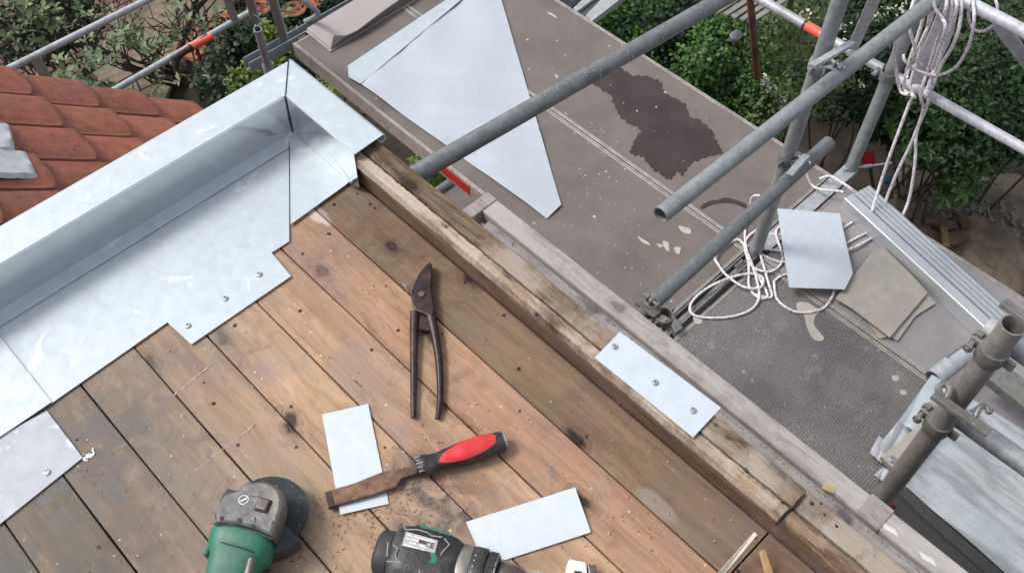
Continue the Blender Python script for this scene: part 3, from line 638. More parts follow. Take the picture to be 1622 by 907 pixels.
# ------------------------------------------------------------------ scaffold tubes
RT = .0242
def pole(x, y, z0, z1, lab, mat='galvanised tube', r=RT, grp='upright scaffold standards'):
    o = MB().pipe((x, y, z0), (x, y, z1), r).build('scaffold_standard', mat, smooth=True); return tag(o, lab, 'scaffold pole', grp)
pole(2.226, .965, -5, .2, 'grey upright scaffold pole rising at the joint of the decks, two tubes clamped to it')
pole(2.832, .958, -5, .2, 'grey upright scaffold pole on the garden side of the decks, rope hanging before it')
pole(1.38, .068, -5, -.10, 'brown grey upright scaffold pole with two heavy clamps by the toe board', 'brown grey tube')
def htube(a, b, lab, mat='galvanised tube', r=RT, grp=None, nm='scaffold_tube'):
    return tag(MB().pipe(a, b, r).build(nm, mat, smooth=True), lab, 'scaffold tube', grp)
# the tie tube over the zinc triangle
htube((.80, 1.352, -.38), (2.35, 1.215, -.38), 'long dark tube crossing over the zinc triangle from the kerb', 'dark tube')
htube(P(1046, 341, -.55), P(1490, -8, -.55) , 'grey tube with open lower end clamped high on the pole above the wet patch')
htube(P(1003, 508, -.95), P(1313, 226, -.95), 'shorter dark green grey tube clamped low on the pole beside the rope coil', 'dark tube')
# rails
def rail(a, b, lab, mat='white rail', r=.0178, bands=()):
    t = thing('guard_rail', lab, 'guard rail', Vector(a), 'guard rails of the scaffold'); MB().pipe(a, b, r).build('tube', mat, t, smooth=True)
    a = Vector(a); b = Vector(b)
    for s0, s1, mt, k in bands: MB().pipe(a.lerp(b, s0), a.lerp(b, s1), r + k, .002).build('colour_band', mt, t, smooth=True)
    return t
def ypx(px, py, x, z): return P(px, py, z).y
A_, B_ = Vector((2.832, 1.72, -.95)), Vector((2.838, -.6, -.95))
def sfor(px, py): return (A_.y - P(px, py, -.95).y) / (A_.y - B_.y)
rail(A_, Vector((2.832, .99, -.95)), 'pale middle guard rail with red band, left of the roped pole', 'galvanised pale', bands=())
Lr = .73
yr0, yr1 = P(1276, 42, -.95).y, P(1298, 54, -.95).y
yk0 = P(1272, 40, -.95).y
o = bpy.data.objects[-1] if False else None
rb = [x for x in COL.objects if x.name.startswith('guard_rail')][0]
MB().pipe((2.832, yr0, -.95), (2.832, yr1, -.95), .0186, .002).build('red_band', 'orange band', rb, smooth=True)
MB().pipe((2.832, yk0, -.95), (2.832, yr0, -.95), .0187, .002).build('black_print', 'black plastic', rb, smooth=True)
rail(Vector((2.834, .93, -.95)), Vector((2.84, -.7, -.95)), 'white lower guard rail running right under the hanging rope')
rail(Vector((2.84, 1.1, -.57)), Vector((2.85, -.7, -.57)), 'white top guard rail at the upper right corner carrying the rope', r=.021)
def flatbar(p, q_, w, lab, mat='galvanised pale', nm='rail_post', cat='rail post'):
    return tag(MB().bar(p, q_, w, .006, up=(.6, .5, .6)).build(nm, mat, bevel=.001), lab, cat, 'posts between the guard rails')
flatbar(P(1398, -30, -.55), P(1350, 78, -.93), .04, 'grey post behind the crossing tube, left of the roped pole')
flatbar(P(1508, -5, -.57), P(1449, 138, -.95), .05, 'lilac grey flat post under the hanging rope bundle', 'white rail')
flatbar(P(1583, 40, -.59), P(1650, 130, -.95), .05, 'pale flat post below the top rail at the right edge', 'white rail')
# left rails beyond the tiles
t = rail(P(-140, 186, -1.5), P(300, -33, -1.5), 'pale upper guard rail crossing the garden at the top left', 'galvanised pale', r=.0165)
t = rail(P(120, 178, -1.87), P(400, 17, -1.87), 'pale lower guard rail with orange band above the tiles', 'galvanised pale', r=.0165)
a, b = P(303, 75, -1.87), P(320, 66, -1.87); MB().pipe(a, b, .0185, .002).build('orange_band', 'orange band', t, smooth=True); a2 = P(300, 77, -1.87); MB().pipe(a2, a, .0187, .002).build('black_print', 'black plastic', t, smooth=True)
flatbar(P(357, -12, -1.5), P(372, 34, -1.87), .042, 'grey flat post hooked over the lower rail by the deck corner')
flatbar(P(55, 90, -1.55), P(78, 132, -1.87), .055, 'grey flat post behind the tiles under the upper left rail')
fr = thing('end_frame', 'grey scaffold end frame of posts and channel at the deck corner', 'scaffold frame', (1.5, 3.1, -1.5))
MB().pipe(P(408, 46, -1.13), P(424, 104, -1.40), .0165, .004).build('spigot', 'grey painted steel', fr, smooth=True)
a = P(424, 102, -1.40); MB().pipe(a, (a.x, a.y, -5), RT).build('standard', 'grey painted steel', fr, smooth=True)
for yy in (3.128, 3.172): MB().box(1.47, 2.80, yy, yy + .004, -1.50, -1.445).build('transom_plate', 'grey painted steel', fr)
MB().box(1.56, 1.568, 3.132, 3.172, -1.50, -1.447).build('cross_web', 'grey painted steel', fr)
for pa, pb in (((394, -8), (405, 34)), ((430, -8), (450, 62))): MB().bar(P(*pa, -.9), P(*pb, -1.4), .035, .02, up=(.5, .6, .3)).build('post', 'grey painted steel', fr, bevel=.004)
m = MB(); m.tube(spline([P(468, -10, -1.2), P(490, 8, -1.25), P(503, 20, -1.3), P(497, 28, -1.4), P(484, 34, -1.45)], 5), .012, 10); m.build('bent_bracket', 'grey painted steel', fr, smooth=True)
m = MB(); m.tube(spline([P(400, 22, -1.2), P(410, 28, -1.2), P(417, 40, -1.25), P(411, 50, -1.3), P(404, 40, -1.3)], 5), .0025, 6); m.build('wire_tie', 'bright profile', fr)

# transom channel at the deck joint, claws and struts
tc = thing('transom', 'grey steel channel bridging the gap between the scaffold decks', 'scaffold frame', (2.2, .96, ZD))
MB().box(1.60, 2.86, .948, .951, ZD - .05, ZD + .002).build('flange', 'galvanised tube', tc); MB().box(1.60, 2.86, .986, .989, ZD - .05, ZD + .002).build('flange', 'galvanised tube', tc)
MB().box(1.60, 2.86, .951, .986, ZD - .05, ZD - .046).build('web', 'dark tube', tc)
MB().box(2.26, 2.845, .930, .984, ZD + .004, ZD + .010).build('top_cover', 'galvanised pale', tc, bevel=.002)
MB().pipe((1.56, .968, ZD - .03), (2.86, .968, ZD - .03), .015).build('tube', 'brown grey tube', tc, smooth=True)
m = MB(); q0 = P(1352, 262, ZD + .02); m.pipe(q0 + Vector((-.02, 0, -.01)), q0 + Vector((.01, 0, .07)), .008); m.pipe(q0 + Vector((.02, -.03, 0)), q0 + Vector((.05, -.05, .0)), .007); m.build('locking_pin', 'galvanised pale', tc, smooth=True)
m = MB().prism([P(1046, 482, -1.40), P(1052, 481, -1.40), P(1082, 518, -1.42), P(1070, 527, -1.42)], (0, 0, -.006)); m.build('wedge_strut', 'clamp steel', tc, bevel=.001)

def clamp(c, da, db, lab, mat='clamp steel', r=RT, wedge=None, grp='tube clamps'):
    c = Vector(c); da = Vector(da).normalized(); db = Vector(db).normalized(); nn = da.cross(db).normalized()
    t = thing('tube_clamp', lab, 'clamp', c, grp)
    for cc, d, e, s in ((c - nn * RT * 1.02, da, db, -1), (c + nn * RT * 1.02, db, da, 1)):
        u = nn; m = MB(); R = []
        side = d.cross(u).normalized(); n = 20; m1 = []
        for w, rr in ((-.018, r + .0006), (-.018, r + .0045), (-.009, r + .0058), (.009, r + .0058), (.018, r + .0045), (.018, r + .0006)):
            R.append([cc + d * w + side * math.cos(k * 2 * PI / n) * rr + u * math.sin(k * 2 * PI / n) * rr for k in range(n)])
        MB().rings(R, caps=False, closed=True).build('collar', mat, t, smooth=True, shade_angle=30)
        for sg in (1, -1):
            ear = cc + side * sg * (r + .012)
            m = MB().obox(ear, (side, d, u), (.011, .013, .004)); m.build('lug', mat, t, bevel=.003)
        MB().obox(cc - u * s * (r + .006), (side, d, u), (r * .75, .011, .004)).build('saddle', mat, t, bevel=.002)
        bo = cc + side * (r + .015); m = MB()
        m.tube([bo - u * .03, bo + u * .034], .0055, 8); m.tube([bo + u * .012, bo + u * .024], .0115, 6); m.tube([bo - u * .026, bo - u * .018], .0105, 6); m.build('bolt', 'bright profile' if mat != 'clamp steel' else mat, t, bevel=.0008)
    if wedge:
        a, b = Vector(wedge[0]), Vector(wedge[1]); MB().bar(a, b, .026, .011, up=(.3, .3, .9)).build('wedge_bar', mat if mat == 'clamp steel' else 'galvanised pale', t, bevel=.002)
    return t
X, Y, Z = Vector((1, 0, 0)), Vector((0, 1, 0)), Vector((0, 0, 1))
clamp((2.226, .940, -.55), Z, -X, 'upper clamp joining the open ended tube to the middle pole', 'galvanised tube', wedge=(P(1286, 105, -.46), P(1350, 68, -.46)))
clamp((2.226, .940, -.95), Z, -X, 'lower clamp joining the short tube to the middle pole', 'dark tube', wedge=(P(1250, 278, -.9), P(1278, 246, -.9)))
clamp((2.84, .96, -.95), Z, -Y, 'bent lever clamp on the roped pole at the lower rail', 'dark tube', r=.022)
clamp((1.4047, .068, -.20), Z, -Y, 'topmost clamp on the brown pole at the right edge', 'clamp steel', wedge=(P(1588, 478, -.05), P(1650, 524, -.05)))
clamp((1.4047, .068, -.49), Z, -Y, 'lower clamp on the brown pole above the stained zinc sheet', 'clamp steel', wedge=(P(1478, 624, -.32), P(1566, 686, -.32)))
htube((1.4295, .11, -.49), (1.4295, -.75, -.49), 'pale grey tube leading right from the lower clamp of the brown pole', 'galvanised pale')
htube((1.4295, .11, -.20), (1.4295, -.75, -.20), 'grey tube leading right from the topmost clamp at the edge', 'galvanised pale')
m = MB(); m.tube(spline([P(1545, 660, -.36), P(1552, 645, -.35), P(1562, 643, -.35), P(1566, 652, -.35), P(1570, 648, -.35)], 5), .006, 8); tag(m.build('clamp_hook', 'clamp steel', smooth=True), 'bent steel hook right of the lower clamp on the brown pole', 'hook')
m = MB(); m.tube(spline([P(1490, 628, -.33), P(1486, 614, -.32), P(1496, 608, -.32), P(1505, 616, -.32), P(1500, 628, -.33)], 5), .007, 8); tag(m.build('clamp_hook', 'clamp steel', smooth=True), 'looped steel hook at the upper left of the lower clamp on the brown pole', 'hook')
m = MB(); m.tube(spline([P(1500, 565, -1.2), P(1518, 552, -1.15), P(1545, 540, -1.05), P(1566, 524, -.95)], 4), .005, 8); tag(m.build('thin_rod', 'bright profile', smooth=True), 'thin bright rod leaning behind the brown pole', 'rod')

clamp(P(1030, 488, -.95) - Y * .0247, Z, X, 'dark clamp at the lower end of the short tube by the toe board', 'clamp steel', wedge=(P(1010, 478, -.93), P(1040, 500, -.93)))
# ------------------------------------------------------------------ things on the grey decks
o = plate('zinc_offcut', 'upright zinc offcut with a cut corner lying beside the rope coil on the scaffold', [(1231, 330), (1330, 338), (1351, 433), (1338, 458), (1250, 455)], ZD + .045, 'zinc new')
fs_ = thing('felt_sheets', 'pile of beige grey felt sheets half under the steel profiles', 'felt sheet', P(1400, 460, ZD))
MB().prism(pxpoly([(1352, 470), (1392, 536), (1404, 534), (1420, 430)], ZD + .008), (0, 0, -.004)).build('sheet', 'tan card', fs_)
MB().prism(pxpoly([(1412, 533), (1422, 539), (1450, 500), (1482, 480), (1460, 455), (1420, 500)], ZD + .010), (0, 0, -.004)).build('sheet', 'beige felt', fs_)
MB().prism(pxpoly([(1323, 472), (1350, 488), (1410, 534), (1470, 463), (1440, 430), (1400, 392), (1385, 395)], ZD + .024), (0, 0, -.006)).build('sheet', 'beige felt', fs_, bevel=.002)
pb = thing('steel_profiles', 'bundle of long bright steel channel profiles lying across the deck', 'metal profile', P(1450, 420, ZD))
pa, pz = P(1342, 316, ZD + .05), P(1640, 590, ZD + .05); dd = (pz - pa).normalized(); sd = Vector((-dd.y, dd.x, 0)) * -1
if sd.dot(P(1400, 300, 0) - P(1342, 316, 0)) < 0: sd = -sd
def chan(o0, w, h, z, nm, mat):
    if nm == 'ribbed_channel': prof = [(0, 0), (0, h)] + [q_ for k in range(4) for q_ in ((w * (k * .25 + .03), h), (w * (k * .25 + .20), h), (w * (k * .25 + .21), h - .016), (w * (k * .25 + .235), h - .016))] + [(w, h), (w, 0)]
    else: prof = [(0, 0), (0, h - .003), (.003, h), (w * .80, h), (w * .82, h - .03), (w, h - .03), (w, 0)]
    base = Vector((pa.x, pa.y, z)); R = []
    for s in (0, .3, .6, 1.0):
        L = (pz - pa).length * s; R.append([base + dd * L + sd * (o0 + x) + Z * (y) for x, y in prof])
    return MB().rings(R).build(nm, mat, pb)
w_ = .155
chan(-.022, .050, .070, ZD + .002, 'channel', 'profile steel'); chan(.0295, .080, .064, ZD + .004, 'ribbed_channel', 'profile steel')

# stained zinc sheet at the lower right and the crumpled pieces
def wavy_sheet(nm, lab, quad, z, amp, mat, n=18, seed=0, cat='metal sheet', sd=None):
    Q = [P(x, y, zz_) for (x, y), zz_ in zip(quad, z)]; vs = []
    for i in range(n + 1):
        for j in range(n + 1):
            s, t = i / n, j / n; p = (Q[0] * (1 - s) + Q[1] * s) * (1 - t) + (Q[3] * (1 - s) + Q[2] * s) * t
            vs.append(p + Z * amp * (1.3 * math.sin(s * 5 + seed) + abs(math.sin(t * 6 + s * 2 + seed)) * 1.6 + .15 * noise1(t * .5, seed)))
    fs = [(i * (n + 1) + j, (i + 1) * (n + 1) + j, (i + 1) * (n + 1) + j + 1, i * (n + 1) + j + 1) for i in range(n) for j in range(n)]
    o = MB().add(vs, fs).build(nm, mat, smooth=True, solid=.002, shade_angle=60); 
    return tag(o, lab, cat)
wavy_sheet('zinc_sheet', 'big stained zinc sheet with a bent lower edge under the brown pole', [(1430, 768), (1480, 596), (1680, 720), (1680, 985)], (-1.36, -1.36, -1.36, -1.36), .0035, 'zinc stained', n=50, seed=2)
m = MB(); lw = [P(x, y, -1.365) for x, y in ((1430, 768), (1475, 808), (1540, 865), (1680, 985))]; lw2 = [P(x, y, -1.43) for x, y in ((1425, 782), (1465, 822), (1520, 870), (1660, 990))]
m.add(lw + lw2, [(i, i + 1, i + 5, i + 4) for i in range(3)]); tag(m.build('zinc_strip', 'zinc polished', solid=.002), 'shiny bent down zinc strip along the lower edge of the stained sheet', 'metal sheet')
wavy_sheet('zinc_flap', 'white creased zinc flap poking out left of the brown pole', [(1424, 666), (1476, 593), (1550, 640), (1462, 694)], (-1.31, -1.31, -1.33, -1.33), .0028, 'zinc sheet', n=44, seed=5)
wavy_sheet('zinc_flap', 'dull grey crumpled zinc flap below the white creased one', [(1390, 706), (1428, 660), (1460, 684), (1414, 736)], (-1.37, -1.35, -1.36, -1.39), .0028, 'lead sheet', n=36, seed=9)
wavy_sheet('zinc_flap', 'darker grey zinc end tab at the very left of the scrap pile', [(1377, 716), (1392, 690), (1420, 712), (1396, 733)], (-1.42, -1.42, -1.4, -1.42), .0015, 'lead sheet', n=24, seed=12)
wavy_sheet('grey_tab', 'rounded grey tab beside the foot of the brown pole', [(1384, 752), (1398, 740), (1412, 748), (1402, 765)], (-1.42, -1.42, -1.41, -1.42), .0015, 'lead sheet', n=24, seed=3)
o = MB().prism(pxpoly([(1396, 722), (1408, 735), (1416, 742), (1475, 668), (1482, 652), (1470, 660)], -1.27), (0, 0, -.02)).build('painted_offcut', 'yellow_white' if False else 'beige felt'); tag(o, 'pale yellowish offcut with a screw beside the brown pole', 'offcut')
obj('screw', SCREW, None, o, P(1414, 727, -1.269)).scale = (2.2, 2.2, 1.5)
o = MB().pipe(P(1478, 600, -1.33), P(1530, 560, -1.33), .032, .004).build('pipe_stub', 'galvanised pale', smooth=True); tag(o, 'short fat grey pipe stub behind the brown pole', 'pipe')
m = MB().prism(pxpoly([(1550, 585), (1590, 575), (1680, 640), (1680, 690)], -1.3), (0, 0, -.04)).build('dark_channel', 'clamp steel', bevel=.003); tag(m, 'dark grey slotted channel right of the brown pole', 'metal profile')
m = MB().obox(P(1412, 800, -.9), ((1, .8, 0), (-.8, 1, 0), (0, 0, 1)), (.006, .011, .012)); tag(m.build('orange_clip', 'orange clay', bevel=.002), 'small orange clip at the foot of the brown pole', 'clip')

db = MB().prism(pxpoly([(1402, 800), (1424, 776), (1540, 868), (1700, 1010), (1600, 1010)], ZD + .012), (0, 0, -.010)).build('shade_sheet', 'dark rubber', bevel=.001); tag(db, 'dark sheet added to shade the deck between the toe board and the stained zinc sheet', 'board')  # added dark sheet, stands in for shade on the deck beside the zinc
# ------------------------------------------------------------------ ropes
def rope_obj(paths, lab, r=.0048, closed=False):
    vs, fs, uvs = [], [], []; n = 7
    for pts in paths:
        m = MB(); pp = spline(pts, 10, closed); m.tube(pp, r, n, caps=False, closed=closed); k = len(vs); vs += m.v; fs += [tuple(i + k for i in f) for f in m.f]
        L = [0]
        for i in range(1, len(pp)): L.append(L[-1] + (pp[i] - pp[i - 1]).length)
        L.append(L[-1] + .01)
        for f_ in range(len(m.f)):
            seg, i = divmod(f_, n); a, b = L[seg], L[min(seg + 1, len(L) - 1)]
            uvs += [(a, i / n), (a, (i + 1) / n), (b, (i + 1) / n), (b, i / n)]
    me = bpy.data.meshes.new('rope'); me.from_pydata(vs, [], fs); uvl = me.uv_layers.new(name='UVMap')
    for i, u in enumerate(uvs): uvl.data[i].uv = u
    me.polygons.foreach_set('use_smooth', [True] * len(fs)); o = obj('rope', me, 'rope'); return tag(o, lab, 'rope')
def rp(l): return [P(x, y, z) for x, y, z in l]
rope_obj([rp([(1468, -20, -.52), (1462, 30, -.62), (1440, 100, -.80), (1432, 140, -.93), (1446, 152, -.91), (1440, 165, -.96), (1412, 240, -1.15), (1395, 290, -1.3), (1381, 335, -1.38)]),
          rp([(1500, -15, -.53), (1498, 15, -.56), (1486, 60, -.7), (1470, 110, -.85), (1458, 150, -.93), (1462, 175, -1.0), (1444, 225, -1.12), (1418, 280, -1.28), (1400, 330, -1.40), (1415, 335, -1.42), (1420, 342, -1.42), (1408, 341, -1.42), (1385, 318, -1.40)]),
          rp([(1520, -10, -.53), (1512, 30, -.6), (1500, 70, -.72), (1480, 110, -.86), (1472, 150, -.92), (1466, 175, -1.0), (1452, 210, -1.1), (1449, 260, -1.2), (1440, 315, -1.34), (1424, 353, -1.42)]),
          rp([(1512, -8, -.53), (1515, 15, -.56), (1502, 50, -.66), (1490, 85, -.78), (1470, 140, -.91)]),
          rp([(1490, -10, -.52), (1492, 30, -.62), (1484, 90, -.8), (1466, 150, -.9)]), rp([(1508, -10, -.53), (1505, 40, -.62), (1494, 80, -.74), (1479, 120, -.86), (1468, 152, -.92)]), rp([(1476, -10, -.52), (1470, 40, -.64), (1455, 90, -.8), (1442, 135, -.92), (1450, 156, -.93)]), rp([(1524, 0, -.54), (1519, 45, -.62), (1508, 75, -.7), (1490, 105, -.8), (1476, 140, -.9)])], 'bundle of white and purple flecked rope strands hanging down from the top rail', .0058)
rope_obj([rp([(1478, 2, -.52), (1483, 18, -.55), (1493, 30, -.57), (1496, 50, -.6), (1476, 110, -.8)]),
          rp([(1540, -5, -.54), (1543, 30, -.57), (1535, 70, -.68), (1515, 105, -.78), (1486, 119, -.84), (1452, 112, -.84), (1434, 98, -.8), (1431, 86, -.78)]),
          rp([(1450, -8, -.53), (1440, 35, -.6), (1450, 80, -.7), (1448, 92, -.76), (1460, 104, -.8)]),
          rp([(1470, -8, -.53), (1478, 20, -.6), (1462, 60, -.68), (1450, 85, -.76), (1444, 100, -.8), (1437, 120, -.85), (1439, 124, -.85)]),
          rp([(1416, 42, -.56), (1419, 60, -.62), (1416, 90, -.75), (1420, 115, -.86), (1427, 145, -.94), (1440, 150, -.91)])], 'looser loops of the same flecked rope swinging left around the roped pole', .0054)
rope_obj([rp([(1572, -10, -.52), (1580, 12, -.55), (1574, 38, -.62), (1556, 50, -.66), (1540, 44, -.65), (1534, 22, -.6), (1540, 2, -.54)])], 'single rope loop dangling under the top rail at the far right')
zc = ZD + .006
rope_obj([rp([(1205, 310, -1.3), (1192, 312, -1.38), (1187, 335, zc), (1180, 370, zc), (1186, 420, zc), (1187, 455, zc), (1203, 472, zc), (1216, 468, zc), (1205, 445, zc), (1185, 410, zc + .01)]),
          rp([(1218, 355, zc), (1197, 365, zc), (1180, 385, zc), (1190, 420, zc + .004), (1220, 430, zc + .006), (1240, 410, zc), (1230, 365, zc + .01), (1262, 352, zc + .01), (1300, 345, zc)]),
          rp([(1132, 410, zc + .012), (1150, 435, zc + .01), (1180, 455, zc + .012), (1206, 454, zc + .01), (1206, 438, zc), (1180, 434, zc + .008), (1140, 446, zc + .012), (1108, 465, zc), (1093, 485, zc), (1102, 500, zc), (1145, 503, zc), (1185, 493, zc), (1202, 472, zc + .006), (1198, 440, zc + .01), (1186, 405, zc), (1170, 380, zc), (1140, 395, zc + .01), (1132, 410, zc + .012)]),
          rp([(1208, 394, zc), (1250, 400, zc), (1290, 412, zc), (1345, 395, zc + .01), (1385, 375, zc)]), rp([(1205, 402, zc), (1240, 415, zc), (1300, 405, zc), (1360, 375, zc), (1388, 362, zc)]),
          rp([(1212, 370, zc), (1250, 372, zc), (1320, 366, zc), (1350, 352, zc)]), rp([(1226, 445, zc), (1232, 475, zc), (1262, 494, zc), (1300, 490, zc), (1318, 470, zc + .006), (1322, 450, zc + .01)]), rp([(1226, 445, zc), (1240, 436, zc), (1270, 430, zc)]),
          rp([(1215, 360, zc), (1200, 380, zc), (1215, 440, zc + .004), (1222, 470, zc), (1195, 466, zc)])], 'coil of white flecked rope lying loose on the scaffold around the middle pole')
rope_obj([rp([(1278, 275, -1.38), (1285, 292, -1.42), (1300, 300, -1.41), (1330, 303, -1.40), (1337, 305, -1.39)]), rp([(1298, 283, -1.42), (1315, 279, -1.40), (1335, 290, -1.38), (1350, 300, -1.38)])], 'short doubled rope end tied over the channel by the steel profiles')

# ------------------------------------------------------------------ tools: tin snips
sn = thing('tin_snips', 'dark steel tin snips with long open handles lying on the boards', 'snips', P(670, 540, 0))
h1 = spline([P(*p) for p in ((657, 494, .012), (656, 525, .011), (655.5, 560, .010), (655.5, 600, .008), (655, 635, .007), (655, 661, .0065))], 5)
h2 = spline([P(*p) for p in ((681, 493, .014), (687, 520, .013), (694, 560, .011), (697, 600, .009), (697, 635, .0075), (693, 663, .0065))], 5)
def hr(n, a, b, c_): return [(a + (b - a) * (i / n) * 2 if i < n / 2 else b + (c_ - b) * (i / n * 2 - 1)) for i in range(n + 1)]
MB().tube(h1, hr(len(h1) - 1, .0082, .0062, .0045), 12, flat=.8).build('handle', 'snips steel', sn, smooth=True, shade_angle=70)
MB().tube(h2, hr(len(h2) - 1, .0085, .0062, .0045), 12, flat=.8).build('handle', 'snips steel', sn, smooth=True, shade_angle=70)
MB().prism(pxpoly([(681, 415), (684, 420), (683, 436), (680, 458), (672, 478), (660, 488), (652, 478), (651, 462), (655, 450), (664, 432), (674, 420)], .014), (0, 0, -.007)).build('lower_blade', 'snips steel', sn, bevel=.0015)
MB().prism(pxpoly([(682, 414), (685, 424), (683, 446), (684, 462), (688, 492), (684, 502), (672, 496), (657, 490), (652, 480), (657, 462), (666, 440), (676, 420)], .0205), (0, 0, -.0065)).build('upper_blade', 'snips steel', sn, bevel=.002)
MB().prism(pxpoly([(662, 496), (676, 496), (682, 518), (680, 523), (662, 521), (660, 512)], .011), (0, 0, -.005)).build('stop_web', 'snips steel', sn, bevel=.0015)
p = P(668, 466, .0205); MB().rings([[p + Vector((r * math.cos(k * PI / 8), r * math.sin(k * PI / 8), z)) for k in range(16)] for r, z in ((.0062, -.002), (.0062, .0022), (.005, .0034), (.0, .0037))]).build('pivot_bolt', 'rusty steel', sn, smooth=True)
m = MB(); m.tube(spline([P(631, 447, .002), P(637, 448, .006), P(643, 454, .007), (P(645, 463, .002))], 6), .0009, 6); tag(m.build('wire_bit', 'bare steel', smooth=True), 'tiny curved wire bit on the boards left of the snips', 'wire')

# chisel
ch_ = thing('chisel', 'rusty old chisel with red and black grip lying over a zinc offcut', 'chisel', P(660, 740, 0))
bl = [(514, 779), (520, 803), (560, 792), (600, 780), (627, 770), (636, 757), (662, 749), (662, 735), (634, 741), (606, 746), (559, 765), (530, 773)]
MB().prism(pxpoly(bl, .0125), (0, 0, -.007)).build('blade', 'rusty steel', ch_, bevel=.0016)
for a, b in (((514, 779), (524, 775)),): MB().prism(pxpoly([(513, 779), (524, 776), (531, 800), (520, 804)], .0132), (0, 0, -.0085)).build('cutting_end', 'snips steel', ch_, bevel=.001)
A = P(662, 740, .0165); B = P(798, 698, .0165); ax = (B - A); Lc = ax.length; ax.normalize(); sdv = ax.cross(Z).normalized()
prof = [(0, .0135), (.02, .0165), (.08, .0172), (.14, .0150), (.22, .0140), (.35, .0160), (.55, .0188), (.75, .0192), (.92, .0172), (.97, .0165), (1.0, .0145)]
def hrad(t):
    for (a, ra), (b, rb_) in zip(prof, prof[1:]):
        if a <= t <= b: k = (t - a) / (b - a); k = k * k * (3 - 2 * k); return ra + (rb_ - ra) * k
    return prof[-1][1]
secs = [(A + ax * Lc * i / 30, sdv, Z, hrad(i / 30), hrad(i / 30) * .82, 2.6) for i in range(31)]
MB().loft(secs, 28).build('handle', 'black plastic', ch_, smooth=True, shade_angle=60)
m = MB(); vs = []; nu, nv = 30, 12
for i in range(nu + 1):
    t = .22 + .70 * i / nu; s = (i / nu) * 2 - 1; wd = math.sqrt(max(0, 1 - s * s)) ** (1.5 if s < 0 else .7)
    for j in range(nv + 1):
        f = (j / nv * 2 - 1) * wd; ang = PI / 2 + f * .82 - .05 + (.30 * s); r = hrad(t) * 1.0 + .0007
        ct, st_ = math.cos(ang), math.sin(ang)
        vs.append(A + ax * Lc * t + sdv * r * math.copysign(abs(ct) ** (2 / 2.6), ct) + Z * (r * .82 + .0003) * abs(st_) ** (2 / 2.6))
m.add(vs, [(i * (nv + 1) + j, i * (nv + 1) + j + 1, (i + 1) * (nv + 1) + j + 1, (i + 1) * (nv + 1) + j) for i in range(nu) for j in range(nv)]); m.build('grip_inlay', 'red plastic', ch_, smooth=True, shade_angle=80)
MB().loft([(B + ax * d, sdv, Z, r, r * .85, 3) for d, r in ((-.001, .0125), (.003, .0125), (.004, .011))], 20).build('strike_cap', 'bare steel', ch_, smooth=True)
m = MB(); 
for k in range(5): m.obox(A + ax * .004 + sdv * (-.012 + k * .006) + Z * (.013 - abs(k - 2) * .0015), (ax, sdv, Z), (.005, .0016, .0012))
m.build('collar_ribs', 'gear head metal', ch_, bevel=.0005)

# angle grinder
gd = thing('angle_grinder', 'green handled angle grinder with black disc lying at the bottom left', 'angle grinder', P(400, 840, 0))
dc = P(424, 812, .030); rd = .0605; dn2 = Vector((.10, .03, 1)).normalized(); dx_ = dn2.cross(Y).normalized(); dy_ = dn2.cross(dx_)
def dring(r, h): return [dc + dx_ * r * math.cos(k * PI / 24) + dy_ * r * math.sin(k * PI / 24) + dn2 * h for k in range(48)]
MB().rings([dring(.008, .001), dring(.03, .001), dring(rd, .0025), dring(rd, -.001), dring(.03, -.003), dring(.008, -.003)]).build('disc', 'abrasive disc', gd, smooth=True)
m = MB(); R = []
ga = math.atan2((P(475, 860, .03) - dc).dot(dy_), (P(475, 860, .03) - dc).dot(dx_)); gb = math.atan2((P(352, 772, .03) - dc).dot(dy_), (P(352, 772, .03) - dc).dot(dx_))
mid = math.atan2((P(370, 880, .03) - dc).dot(dy_), (P(370, 880, .03) - dc).dot(dx_))
def unw(a, ref):
    while a - ref > PI: a -= 2 * PI
    while a - ref < -PI: a += 2 * PI
    return a
ga, gb = unw(ga, mid), unw(gb, mid)
for i in range(31):
    a = ga + (gb - ga) * i / 30; e = dx_ * math.cos(a) + dy_ * math.sin(a)
    R.append([dc + e * .018 + dn2 * .020, dc + e * .052 + dn2 * .018, dc + e * .0725 + dn2 * .009, dc + e * .0745 + dn2 * -.012, dc + e * .072 + dn2 * -.014, dc + e * .0715 + dn2 * .006, dc + e * .050 + dn2 * .014, dc + e * .018 + dn2 * .016])
MB().rings(R).build('guard', 'guard steel', gd, smooth=True, shade_angle=50)
hz_ = .083
head = [(375, 777), (384, 767), (394, 762), (418, 761), (436, 767), (446, 776), (450, 790), (448, 806), (441, 831), (433, 850), (420, 846), (403, 838), (374, 831), (342, 828), (338, 812), (344, 794), (354, 782), (366, 779)]
m = MB(); c0 = P(400, 800, hz_); ctop = pxpoly(head, hz_); low = [c0 + (p - c0) * 1.0 + Vector((0, 0, -.045)) + (c0 - p) * .10 for p in ctop]
R = [[c0 + (p - c0) * .86 + Z * .004 for p in ctop], [c0 + (p - c0) * .95 + Z * .001 for p in ctop], [p + Z * -.006 for p in ctop], [p + Z * -.03 for p in ctop], low]
m.rings(R); hd = m.build('gear_head', 'gear head metal', gd, smooth=True, shade_angle=28)
cs = P(417, 800, hz_ + .004); ua = (P(430, 804, hz_) - P(404, 797, hz_)).normalized(); ub = Z.cross(ua)
MB().obox(cs + Z * .001, (ua, ub, Z), (.0105, .0105, .003)).build('lock_button_frame', 'dark rubber', gd, bevel=.003)
MB().obox(cs + Z * .0035, (ua, ub, Z), (.0082, .0082, .003)).build('lock_button', 'chuck metal', gd, bevel=.002, segs=3)
